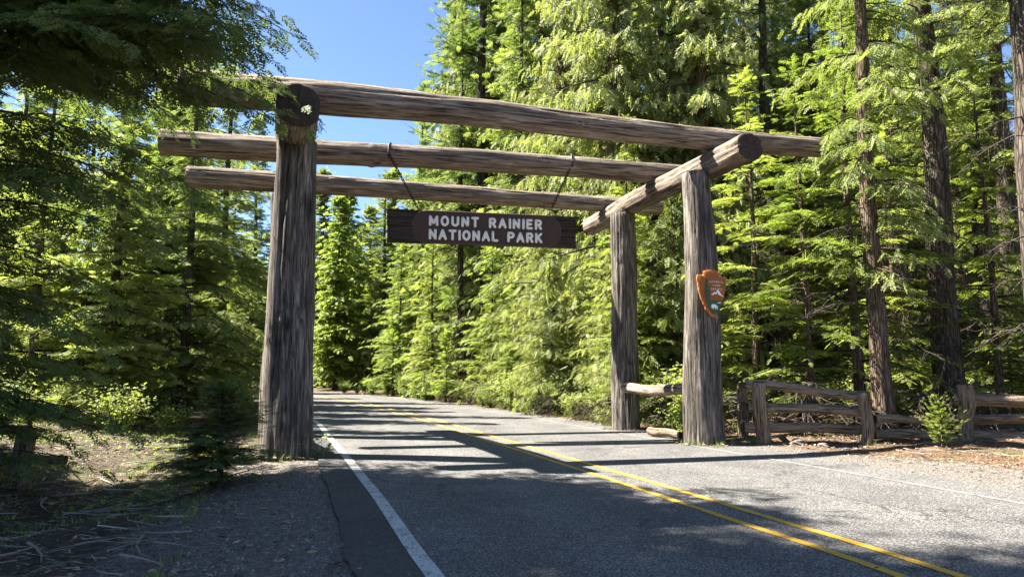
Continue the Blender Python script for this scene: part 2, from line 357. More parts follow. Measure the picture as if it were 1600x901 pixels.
# ------------------------------------------------------------------ logs
def log_mesh(name, length, r0, r1, seed, mats, nrad=48, dz=0.14, flare=0.0, crook=0.03, cracks=5, crack_d=0.035, bumps=0.03, knots=6, oval=0.03):
    rng = random.Random(seed); nz = max(6, int(length / dz)); V = []; F = []; MI = []
    cr = [(rng.uniform(0, 2 * math.pi), rng.uniform(0.025, 0.07), rng.uniform(0.4, 1.0), rng.uniform(0, 50)) for _ in range(cracks)]
    kn = [(rng.uniform(0, 2 * math.pi), rng.uniform(0.08, 0.92) * length, rng.uniform(0.05, 0.10), rng.choice((1, 1, -0.7))) for _ in range(knots)]
    ph = rng.uniform(0, 6)
    for i in range(nz + 1):
        t = i / nz; z = t * length; r = r0 + (r1 - r0) * t
        r *= 1 + flare * math.exp(-z / 0.35)
        cx = crook * math.sin(2.2 * t * math.pi + ph); cy = crook * math.sin(1.7 * t * math.pi + ph * 2)
        for j in range(nrad):
            a = 2 * math.pi * j / nrad
            ca, sa = math.cos(a), math.sin(a)
            d = 1 + oval * math.cos(2 * a + ph) + bumps * mnoise.noise(Vector((ca * 1.6 + seed, sa * 1.6, z * 0.7))) + bumps * 0.7 * mnoise.noise(Vector((ca * 6 + seed, sa * 6, z * 0.5)))
            d += 0.012 * mnoise.noise(Vector((ca * 18, sa * 18 + seed, z * 1.2)))
            for (a0, wd, st, o) in cr:
                aa = a0 + 0.22 * mnoise.noise(Vector((z * 0.35, o, 0)))
                dd = abs((a - aa + math.pi) % (2 * math.pi) - math.pi)
                if dd < wd * 2: d -= crack_d / r * st * max(0, mnoise.noise(Vector((z * 0.5, o, 3))) + 0.55) * math.exp(-(dd / wd) ** 2)
            for (a0, kz, kr, sg) in kn:
                dd = abs((a - a0 + math.pi) % (2 * math.pi) - math.pi) * r
                q = (dd * dd + (z - kz) ** 2) / (kr * kr)
                if q < 6: d += sg * 0.42 * kr / r * math.exp(-q)
            V.append((cx + r * d * ca, cy + r * d * sa, z))
    for i in range(nz):
        for j in range(nrad):
            j2 = (j + 1) % nrad
            F.append((i * nrad + j, i * nrad + j2, (i + 1) * nrad + j2, (i + 1) * nrad + j)); MI.append(0)
    for end, base in ((0, 0), (1, nz * nrad)):
        z = 0 if end == 0 else length; sg = -1 if end == 0 else 1
        prev = [base + j for j in range(nrad)]
        c = np.mean([V[k] for k in prev], axis=0)
        for fr, dzv in ((0.93, 0.022), (0.62, 0.024), (0.3, 0.016)):
            cur = []
            for j in range(nrad):
                b = V[base + j]; jit = 0.012 * mnoise.noise(Vector((j * 1.7, fr * 9, seed)))
                if j % 11 == seed % 11 and fr < 0.9: jit -= 0.03
                cur.append(len(V)); V.append((c[0] + (b[0] - c[0]) * fr, c[1] + (b[1] - c[1]) * fr, z + sg * (dzv + jit)))
            for j in range(nrad):
                j2 = (j + 1) % nrad
                f = (prev[j], prev[j2], cur[j2], cur[j]); F.append(f if end else f[::-1]); MI.append(1)
            prev = cur
        V.append((c[0], c[1], z + sg * 0.012)); ci = len(V) - 1
        for j in range(nrad):
            f = (prev[j], prev[(j + 1) % nrad], ci); F.append(f if end else f[::-1]); MI.append(1)
    me = mesh_np(name, V, F, mats, True, mi=MI)
    return me
def put_between(name, me, p0, p1, parent, roll=0.0):
    d = Vector(p1) - Vector(p0)
    o = mesh_obj(name, me, parent)
    q = d.to_track_quat('Z', 'Y'); o.rotation_mode = 'QUATERNION'
    from mathutils import Quaternion
    o.rotation_quaternion = q @ Quaternion((0, 0, 1), roll)
    o.location = Vector(p0)
    return o
def log_between(name, p0, p1, r0, r1, seed, mats, parent, **kw):
    L_ = (Vector(p1) - Vector(p0)).length
    return put_between(name, log_mesh(name, L_, r0, r1, seed, mats, **kw), p0, p1, parent, seed * 0.7)

# ------------------------------------------------------------------ the gateway
PA, PB, PC, PD = (-4.52, 14.47), (4.49, 16.78), (3.36, 21.2), (-6.16, 18.9)
ZL = 6.66
gate = empty('log_gateway', (0.0, 17.8, 0.0))
tag(gate, 'huge weathered log gateway with four posts spanning the road', 'gateway')
GO = Vector((0.0, 17.8, 0.0))
def gl(p): return Vector(p) - GO
LOGM = [M['log'], M['end']]; POSTM = [M['post'], M['end']]
for (p, rb, rt, sd, lab) in ((PA, 0.515, 0.40, 11, None), (PB, 0.485, 0.33, 22, None), (PC, 0.40, 0.36, 37, None), (PD, 0.45, 0.36, 41, None)):
    log_between('post', gl((p[0], p[1], gz(*p) - 0.15)), gl((p[0], p[1], 6.42)), rb, rt, sd, POSTM, gate, nrad=72, flare=0.05, crook=0.035, cracks=12, crack_d=0.075, bumps=0.085, knots=16)
log_between('side_beam', gl((-4.02, 12.95, ZL)), gl((-7.05, 21.7, ZL)), 0.425, 0.36, 5, LOGM, gate, nrad=56, crook=0.03, bumps=0.075, knots=14, crack_d=0.06)
log_between('side_beam', gl((5.30, 15.30, ZL)), gl((2.72, 23.9, ZL)), 0.335, 0.30, 6, LOGM, gate, nrad=56, cracks=12, crack_d=0.075, bumps=0.09, crook=0.03, knots=14)
log_between('cross_log', gl((-6.6, 13.6, 7.33)), gl((7.76, 17.42, 7.29)), 0.37, 0.255, 7, LOGM, gate, nrad=64, cracks=10, crack_d=0.06, bumps=0.075, knots=22, crook=0.045, dz=0.11)
log_between('cross_log', gl((-8.60, 16.85, 7.24)), gl((5.0, 19.55, 7.22)), 0.31, 0.27, 8, LOGM, gate, nrad=64, cracks=10, crack_d=0.06, bumps=0.075, knots=22, crook=0.045, dz=0.11)
log_between('cross_log', gl((-9.15, 19.5, 7.10)), gl((4.9, 22.95, 7.10)), 0.31, 0.25, 9, LOGM, gate, nrad=64, cracks=10, crack_d=0.06, bumps=0.075, knots=22, crook=0.045, dz=0.11)
log_between('side_rail', gl((3.25, 20.62, 1.20)), gl((4.42, 17.0, 1.22)), 0.15, 0.145, 10, LOGM, gate, nrad=32)
log_between('side_rail', gl((-6.2, 18.5, 1.12)), gl((-4.6, 14.7, 1.12)), 0.17, 0.17, 13, LOGM, gate, nrad=32)

# ------------------------------------------------------------------ the hanging sign
SL, SR = Vector((-3.22, 17.92, 0)), Vector((1.72, 18.85, 0))
sx = (SR - SL).normalized(); sl = (SR - SL).length
sign = empty('hanging_sign', ((SL + SR) / 2) + Vector((0, 0, 4.96)), math.atan2(sx.y, sx.x))
tag(sign, 'long dark wooden sign reading MOUNT RAINIER NATIONAL PARK hanging on chains', 'sign')
def plank_mesh(name, L_, T, z0, z1, seed, mat):
    nx, V, F = 60, [], []
    for i in range(nx + 1):
        x = (i / nx - 0.5) * L_
        for (y, z, c) in ((-T / 2, z0, 1), (-T / 2, z1, 1), (T / 2, z1, 0), (T / 2, z0, 0)):
            V.append((x, y + 0.006 * mnoise.noise(Vector((x * 2, z * 5, seed))), z + 0.010 * mnoise.noise(Vector((x * 3, y * 9 + seed, z)))))
    for i in range(nx):
        a = i * 4; b = a + 4
        for k in range(4): F.append((a + k, b + k, b + (k + 1) % 4, a + (k + 1) % 4))
    F.append((0, 1, 2, 3)); e = nx * 4; F.append((e + 3, e + 2, e + 1, e))
    me = mesh_np(name, V, F, mat); return me
M['plank_h'] = M['plank'].copy(); M['plank_h'].name = 'sign_plank_long'
for nd in M['plank_h'].node_tree.nodes:      # grain runs along the plank
    if nd.type == 'MAPPING':
        s_ = nd.inputs['Scale'].default_value; nd.inputs['Scale'].default_value = (s_[2], s_[1], s_[0])
mesh_obj('plank', plank_mesh('upper_plank', sl, 0.13, 0.445, 0.86, 1, M['plank_h']), sign)
mesh_obj('plank', plank_mesh('lower_plank', sl - 0.03, 0.13, 0.0, 0.432, 2, M['plank_h']), sign)
def rounded(x0, x1, z0, z1, r, n=10):
    P = []
    for cx, cz, a0 in ((x1 - r, z1 - r, 0), (x0 + r, z1 - r, 90), (x0 + r, z0 + r, 180), (x1 - r, z0 + r, 270)):
        for k in range(n + 1):
            a = R(a0 + 90 * k / n); P.append((cx + r * math.cos(a), cz + r * math.sin(a)))
    return P
def prism(name, P, y0, y1, mat):
    n = len(P); V = [(x, y0, z) for x, z in P] + [(x, y1, z) for x, z in P]
    F = [tuple(range(n))[::-1], tuple(range(n, 2 * n))] + [(i, (i + 1) % n, n + (i + 1) % n, n + i) for i in range(n)]
    return mesh_np(name, V, F, mat)
px0, px1 = -sl / 2 + 0.66, sl / 2 - 0.46
panel = mesh_obj('panel', prism('panel', rounded(px0, px1, 0.035, 0.825, 0.36), -0.082, -0.0651, M['panel']), sign)
def tube(path, r, nr=6, closed=False, taper=None):
    path = [Vector(p) for p in path]; V = []; F = []; n = len(path)
    up = Vector((0.13, 0.31, 0.94))
    for i, p in enumerate(path):
        if closed: t = path[(i + 1) % n] - path[i - 1]
        else: t = path[min(i + 1, n - 1)] - path[max(i - 1, 0)]
        t = t.normalized() if t.length > 1e-9 else Vector((0, 0, 1))
        a = t.cross(up)
        a = a.normalized() if a.length > 1e-4 else t.orthogonal().normalized()
        b = t.cross(a); rr = r if taper is None else taper[i]
        for j in range(nr):
            q = 2 * math.pi * j / nr; V.append(p + a * (rr * math.cos(q)) + b * (rr * math.sin(q)))
    for i in range(n if closed else n - 1):
        i2 = (i + 1) % n
        for j in range(nr):
            j2 = (j + 1) % nr; F.append((i * nr + j, i * nr + j2, i2 * nr + j2, i2 * nr + j))
    if not closed:
        F.append(tuple(range(nr))[::-1]); F.append(tuple(range((n - 1) * nr, n * nr)))
    return V, F
rp = rounded(px0 - 0.02, px1 + 0.02, 0.015, 0.845, 0.375)
V, F = tube([(x, -0.072, z) for x, z in rp], 0.016, 6, True); mesh_obj('panel_rim', mesh_np('panel_rim', V, F, M['rim'], True), sign)
# rounded single-stroke letters
def arc(cx, cz, rx, rz, a0, a1, n=12): return [(cx + rx * math.cos(R(a0 + (a1 - a0) * k / n)), cz + rz * math.sin(R(a0 + (a1 - a0) * k / n))) for k in range(n + 1)]
GLY = {
    'M': ([[(0, 0), (0, 1), (.41, .18), (.82, 1), (.82, 0)]], .82), 'O': ([arc(.36, .5, .36, .5, 90, 450, 24)], .72),
    'U': ([[(0, 1), (0, .34)] + arc(.33, .34, .33, .34, 180, 360) + [(.66, 1)]], .66), 'N': ([[(0, 0), (0, 1), (.64, 0), (.64, 1)]], .64),
    'T': ([[(0, 1), (.66, 1)], [(.33, 1), (.33, 0)]], .66), 'R': ([[(0, 0), (0, 1), (.34, 1)] + arc(.34, .74, .26, .26, 90, -90) + [(0, .48)], [(.3, .48), (.62, 0)]], .62),
    'A': ([[(0, 0), (.36, 1), (.72, 0)], [(.14, .34), (.58, .34)]], .72), 'I': ([[(0, 0), (0, 1)]], .0), 'E': ([[(.54, 1), (0, 1), (0, 0), (.54, 0)], [(0, .52), (.46, .52)]], .54),
    'L': ([[(0, 1), (0, 0), (.52, 0)]], .52), 'P': ([[(0, 0), (0, 1), (.34, 1)] + arc(.34, .73, .27, .27, 90, -90) + [(0, .46)]], .61), 'K': ([[(0, 0), (0, 1)], [(.6, 1), (0, .42)], [(.2, .6), (.62, 0)]], .62),
    'S': ([arc(.29, .74, .27, .26, 30, 270) + arc(.29, .25, .29, .25, 90, -150)], .58), 'V': ([[(0, 1), (.34, 0), (.68, 1)]], .68), 'C': ([arc(.36, .5, .36, .5, 45, 315, 16)], .66)}
def letter_mesh(ch, h, r):
    V, F = [], []
    segs = []
    for st in GLY[ch][0]:
        cur = [st[0]]
        for i in range(1, len(st)):
            cur.append(st[i])
            if i < len(st) - 1:
                a = (Vector(st[i]) - Vector(st[i - 1])).normalized(); b = (Vector(st[i + 1]) - Vector(st[i])).normalized()
                if a.dot(b) < 0.72: segs.append(cur); cur = [st[i]]
        segs.append(cur)
    for st in segs:
        v, f = tube([(x * h, 0, z * h) for x, z in st], r, 8)
        o = len(V); V += v; F += [tuple(k + o for k in q) for q in f]
        for e in (st[0], st[-1]):
            c = Vector((e[0] * h, 0, e[1] * h)); o = len(V)
            for k in range(5):
                ph = -math.pi / 2 + math.pi * k / 4
                for j in range(8): V.append(c + Vector((r * math.cos(ph) * math.cos(j * math.pi / 4), r * math.sin(ph), r * math.cos(ph) * math.sin(j * math.pi / 4))))
            for k in range(4):
                for j in range(8): F.append((o + k * 8 + j, o + k * 8 + (j + 1) % 8, o + k * 8 + 8 + (j + 1) % 8, o + k * 8 + 8 + j))
    return mesh_np('letter_' + ch, V, F, M['cream'], True)
LM = {}
def line(txt, x0, x1, z, h, r):
    gap, space = 0.44, 0.85
    w = sum((GLY[c][1] + gap) if c != ' ' else space for c in txt) - gap
    k = (x1 - x0) / (w * h); x = x0
    for c in txt:
        if c == ' ': x += space * h * k; continue
        if c not in LM: LM[c] = letter_mesh(c, h, r)
        o = mesh_obj('letter', LM[c], panel, (x, -0.088, z)); o.scale = (1, 0.45, 1)
        x += (GLY[c][1] + gap) * h * k
lx0, lx1 = -sl / 2 + sl * 66.5 / 303, -sl / 2 + sl * 244.5 / 303
line('MOUNT RAINIER', lx0, lx1, 0.485, 0.215, 0.036)
line('NATIONAL PARK', lx0, lx1, 0.125, 0.215, 0.036)
def chain_mesh(p0, p1, sag=0.0):
    p0 = Vector(p0); p1 = Vector(p1); L_ = (p1 - p0).length; n = int(L_ / 0.085); d = (p1 - p0).normalized()
    a = d.orthogonal().normalized(); b = d.cross(a); V, F = [], []
    for i in range(n):
        c = p0 + (p1 - p0) * ((i + 0.5) / n); u = a if i % 2 else b
        path = [c + d * (0.058 * math.cos(q)) + u * (0.030 * math.sin(q)) for q in [2 * math.pi * k / 10 for k in range(10)]]
        v, f = tube(path, 0.0125, 5, True); o = len(V); V += v; F += [tuple(k + o for k in g) for g in f]
    return mesh_np('chain', V, F, M['iron'], True)
def to_sign(w): return sign.matrix_basis.inverted() @ Vector(w)
bpy.context.view_layer.update()
for (wx, t0) in ((-3.16, -2.42), (1.62, 0.98)):
    yl = 16.85 + (wx + 8.6) * (2.7 / 13.6)
    ys_ = SL.y + (t0 - SL.x) * (sx.y / sx.x)
    ch = mesh_obj('chain', chain_mesh(to_sign((wx, yl - 0.31, 7.22)), to_sign((t0, ys_ - 0.02, 5.83))), sign)
    wrap = [to_sign((wx, yl + 0.325 * math.cos(q), 7.235 + 0.325 * math.sin(q))) for q in [R(200 - 12 * k) for k in range(18)]]
    V, F = tube(wrap, 0.028, 6); mesh_obj('chain_loop', mesh_np('chain_loop', V, F, M['iron'], True), sign)
    ey = tube([to_sign((t0, ys_ - 0.02, 5.82 + 0.0)) + Vector((0.05 * math.cos(q), 0, 0.05 * math.sin(q))) for q in [2 * math.pi * k / 12 for k in range(12)]], 0.014, 6, True)
    mesh_obj('eye_bolt', mesh_np('eye_bolt', *ey, M['iron'], True), sign)

# ------------------------------------------------------------------ the arrowhead emblem on the right post
nvec = Vector((math.sin(R(14.3)), -math.cos(R(14.3)), 0))
epos = Vector((PB[0], PB[1], 0)) + nvec * 0.475 + Vector((math.cos(R(14.3)), math.sin(R(14.3)), 0)) * 0.02
emb = empty('arrowhead_emblem', (epos.x, epos.y, 3.46), R(14.3)); emb.rotation_euler = (0, 0, R(14.3))
tag(emb, 'brown arrowhead emblem with tree, white mountain and bison on right gate post', 'emblem')
EW, EH = 0.76, 1.12
AO = [(0.50, 1.0), (0.64, 0.985), (0.74, 0.94), (0.76, 0.895), (0.73, 0.87), (0.80, 0.855), (0.88, 0.845), (0.96, 0.85), (1.0, 0.835), (0.985, 0.76), (0.975, 0.69), (0.95, 0.60), (0.915, 0.50), (0.86, 0.39),
      (0.79, 0.28), (0.71, 0.17), (0.62, 0.07), (0.54, 0.0), (0.46, 0.02), (0.36, 0.085), (0.27, 0.17), (0.20, 0.26), (0.13, 0.37), (0.085, 0.47), (0.05, 0.57), (0.025, 0.67), (0.01, 0.76), (0.0, 0.835), (0.04, 0.875), (0.12, 0.885), (0.2, 0.865), (0.235, 0.89), (0.21, 0.93), (0.28, 0.965), (0.38, 0.99)]
def esc(P, k=1.0, c=(0.5, 0.55)): return [(((x - c[0]) * k + c[0] - 0.5) * EW, ((z - c[1]) * k + c[1] - 0.5) * EH) for x, z in P]
rngE = random.Random(4); dense = []
for i in range(len(AO)):
    a, b = AO[i], AO[(i + 1) % len(AO)]
    dense += [(a[0] + rngE.uniform(-.008, .008), a[1] + rngE.uniform(-.006, .006)), ((a[0] + b[0]) / 2 + rngE.uniform(-.010, .010), (a[1] + b[1]) / 2 + rngE.uniform(-.008, .008))]
dense = dense[::-1]
def bevel_plate(name, P, Pin, y0, y1, mat):
    n = len(P); V = [(x, y0, z) for x, z in P] + [(x, (y0 + y1) / 2 - 0.01, z) for x, z in P] + [(x, y1, z) for x, z in Pin]
    F = [tuple(range(n)), tuple(range(2 * n, 3 * n))[::-1]]
    for k in (0, n): F += [(k + (i + 1) % n, k + i, k + n + i, k + n + (i + 1) % n) for i in range(n)]
    return mesh_np(name, V, F, mat)
mesh_obj('rim', bevel_plate('rim', esc(dense), esc(dense, 0.93), 0.02, -0.03, M['emb_orange']), emb)
face = mesh_obj('face', bevel_plate('face', esc(dense, 0.86), esc(dense, 0.845), -0.028, -0.045, M['emb_brown']), emb)
def ep(name, P, mat, y=-0.055, d=0.0102):
    mesh_obj(name, prism(name, [((x - 0.5) * EW, (z - 0.5) * EH) for x, z in P], y, y + d, M[mat]), emb)
ep('green_field', [(0.27, 0.36), (0.33, 0.37), (0.42, 0.345), (0.55, 0.355), (0.68, 0.33), (0.82, 0.345), (0.74, 0.235), (0.66, 0.14), (0.57, 0.065), (0.5, 0.06), (0.42, 0.11), (0.33, 0.2)][::-1], 'emb_green')
ep('tree_figure', [(0.30, 0.80), (0.345, 0.72), (0.33, 0.72), (0.375, 0.63), (0.35, 0.63), (0.40, 0.53), (0.37, 0.53), (0.42, 0.42), (0.37, 0.42), (0.40, 0.34), (0.28, 0.30), (0.26, 0.42), (0.22, 0.42), (0.255, 0.53), (0.225, 0.53), (0.26, 0.63), (0.235, 0.63), (0.275, 0.72), (0.262, 0.72)][::-1], 'emb_green', -0.060)
ep('mountain', [(0.43, 0.465), (0.50, 0.495), (0.54, 0.53), (0.575, 0.50), (0.605, 0.525), (0.665, 0.575), (0.72, 0.53), (0.775, 0.475), (0.87, 0.425), (0.76, 0.45), (0.69, 0.47), (0.655, 0.515), (0.61, 0.475), (0.55, 0.485), (0.50, 0.46)], 'cream')
ep('lake', [(0.60, 0.292), (0.70, 0.312), (0.79, 0.305), (0.70, 0.290)], 'cream', -0.060)
ep('bison', [(0.42, 0.235), (0.445, 0.268), (0.50, 0.272), (0.55, 0.265), (0.60, 0.248), (0.635, 0.225), (0.64, 0.17), (0.618, 0.165), (0.615, 0.195), (0.59, 0.20), (0.585, 0.162), (0.565, 0.162), (0.56, 0.195), (0.51, 0.20), (0.495, 0.165), (0.475, 0.165), (0.47, 0.195), (0.44, 0.185), (0.42, 0.20)], 'cream', -0.060)
def ltext(txt, cx, z, h, w):
    rr = h * 0.10; gap = 0.42
    tw = sum(GLY[c][1] + gap for c in txt) - gap; k = w / (tw * h); V, F = [], []; x = cx - w / 2
    for c in txt:
        for st in GLY[c][0]:
            v, f = tube([(x + a * h * k, -0.05, z + b * h) for a, b in st], rr, 5); o = len(V); V += v; F += [tuple(q + o for q in g) for g in f]
        x += (GLY[c][1] + gap) * h * k
    mesh_obj('lettering', mesh_np('lettering', V, F, M['cream'], True), emb)
for i, (t, w) in enumerate((('NATIONAL', 0.36), ('PARK', 0.19), ('SERVICE', 0.28))): ltext(t, 0.13 * EW, (0.715 - 0.075 * i - 0.5) * EH, 0.045, w)

# ------------------------------------------------------------------ fences
def fence(label, posts, rails, group=None):
    o = empty('rail_fence', (posts[0][0], posts[0][1], gz(posts[0][0], posts[0][1]))); tag(o, label, 'fence', group); O = o.location.copy()
    for i, (x, y, h, r, lean) in enumerate(posts):
        z = gz(x, y); log_between('post', Vector((x, y, z - 0.1)) - O, Vector((x + lean, y, z + h)) - O, r * 1.08, r, 60 + i + int(abs(x * 7)), [M['rail'], M['end']], o, nrad=20, cracks=3, crack_d=0.02, knots=3, bumps=0.09, oval=0.08)
    for i, (p0, p1, r) in enumerate(rails):
        log_between('rail', Vector(p0) - O, Vector(p1) - O, r, r * 0.9, 80 + i + int(abs(p0[0] * 5)), [M['rail'], M['end']], o, nrad=14, cracks=2, crack_d=0.02, knots=3, bumps=0.12, crook=0.03, oval=0.16)
    return o
fence('grey split rail fence between gate post and shaggy pale tree',
      [(5.72, 16.55, 1.38, 0.145, 0.0), (7.80, 15.9, 1.12, 0.13, 0.03), (5.75, 17.9, 1.25, 0.12, 0.0)],
      [((5.45, 16.72, 1.36), (7.95, 16.0, 1.14), 0.10), ((5.5, 16.72, 0.88), (7.95, 16.05, 0.75), 0.115), ((5.4, 16.72, 0.40), (8.0, 16.05, 0.38), 0.105),
       ((5.40, 16.66, 1.32), (5.75, 18.1, 1.26), 0.09), ((5.40, 16.75, 0.83), (5.75, 18.1, 0.80), 0.09), ((5.40, 16.75, 0.40), (5.75, 18.1, 0.38), 0.09)])
fence('shaded split rail fence at the right edge behind the small pine',
      [(10.05, 15.95, 1.22, 0.15, 0.02), (12.2, 15.6, 1.15, 0.14, 0.0)],
      [((9.85, 16.05, 1.02), (12.6, 15.6, 0.99), 0.12), ((9.85, 16.05, 0.62), (12.6, 15.6, 0.58), 0.11), ((9.9, 16.05, 0.25), (12.6, 15.6, 0.25), 0.10), ((8.1, 16.1, 0.62), (9.9, 16.05, 0.52), 0.10), ((8.1, 16.15, 0.30), (9.9, 16.05, 0.22), 0.10)])
fence('old grey fence post with low rail under the dark hemlock', [(-8.05, 11.9, 0.95, 0.14, 0.03), (-10.6, 11.2, 0.95, 0.14, 0)],
      [((-10.9, 11.15, 0.20), (-7.45, 12.1, 0.16), 0.09), ((-10.9, 11.12, 0.62), (-7.95, 11.9, 0.66), 0.09)])

# ------------------------------------------------------------------ foliage generators
def kite(o, d, n, L_, w, V, F):
    d = np.array(d, float); s = np.cross(n, d); s /= np.linalg.norm(s) + 1e-9
    k = len(V); o = np.array(o, float)
    V += [o, o + d * L_ * 0.45 + s * w / 2, o + d * L_, o + d * L_ * 0.45 - s * w / 2]; F.append((k, k + 1, k + 2, k + 3))
def spray_tpl(pairs, ang, wid, fill=0.5, droop=0.15, shape=0.7, sub=0, seed=1):
    """flat spray, unit length along +X, in the XY plane"""
    rng = np.random.RandomState(seed); V, F = [], []
    kite((0, 0, 0), (1, 0, -droop), (0, 0, 1), 1.0, wid * 0.7, V, F)
    for i in range(pairs):
        t = (i + 0.5) / pairs
        ln = fill * (1.0 - t * shape) * (0.55 + 0.45 * min(1, t * 4)) * rng.uniform(0.85, 1.15)
        for s in (-1, 1):
            a = R(ang + rng.uniform(-9, 9)) * s
            tt = t + rng.uniform(-.02, .02)
            b = np.array((tt, 0, -droop * tt * tt)); d = np.array((math.cos(a), math.sin(a), rng.uniform(-.30, .06)))
            kite(b, d, (rng.uniform(-.3, .3), rng.uniform(-.3, .3), 1), ln, wid, V, F)
            for k in range(sub):
                q = (k + 1) / (sub + 1)
                for s2 in (-1, 1):
                    a2 = a + s2 * R(45); kite(b + d * ln * q, (math.cos(a2), math.sin(a2), rng.uniform(-.3, 0)), (0, 0, 1), ln * 0.42 * (1.1 - q * .6), wid * 0.75, V, F)
    return np.array(V, np.float32), np.array(F, np.int32)
TPL = {'fir': spray_tpl(7, 52, 0.13, 0.58, 0.05), 'hem': spray_tpl(8, 58, 0.10, 0.56, 0.22), 'ced': spray_tpl(7, 36, 0.105, 0.5, 0.30, 0.5), 'far': spray_tpl(4, 48, 0.26, 0.62, 0.1),
       'ced2': spray_tpl(6, 38, 0.085, 0.5, 0.30, 0.5, 1, 8), 'fine': spray_tpl(7, 55, 0.085, 0.55, 0.25, 0.7, 1, 3), 'finefir': spray_tpl(8, 60, 0.085, 0.5, 0.10, 0.7, 1, 5)}
def instance(tpl, O, X, Nn, S, tone):
    """place the template on every frame at once"""
    TV, TF = TPL[tpl]
    X = X / (np.linalg.norm(X, axis=1)[:, None] + 1e-9)
    Y = np.cross(Nn, X); Y /= np.linalg.norm(Y, axis=1)[:, None] + 1e-9
    Z = np.cross(X, Y); n = len(O); k = len(TV)
    V = O[:, None, :] + S[:, None, None] * (TV[None, :, 0:1] * X[:, None] + TV[None, :, 1:2] * Y[:, None] + TV[None, :, 2:3] * Z[:, None])
    F = TF[None] + (np.arange(n) * k)[:, None, None]
    return V.reshape(-1, 3), F.reshape(-1, 4), np.repeat(tone, len(TF))
def limb_np(P, r0, r1, nr=4):
    n = len(P); T = np.gradient(P, axis=0); T /= np.linalg.norm(T, axis=1)[:, None] + 1e-9
    A = np.cross(T, np.array((0.2, 0.1, 1.0))); A /= np.linalg.norm(A, axis=1)[:, None] + 1e-9; B = np.cross(T, A)
    q = np.arange(nr) * 2 * np.pi / nr; r = np.linspace(r0, r1, n)
    V = P[:, None, :] + r[:, None, None] * (np.cos(q)[None, :, None] * A[:, None] + np.sin(q)[None, :, None] * B[:, None])
    i = np.arange(n - 1)[:, None] * nr; j = np.arange(nr)[None]; j2 = (j + 1) % nr
    F = np.stack([i + j, i + j2, i + nr + j2, i + nr + j], -1).reshape(-1, 4)
    return V.reshape(-1, 3), F
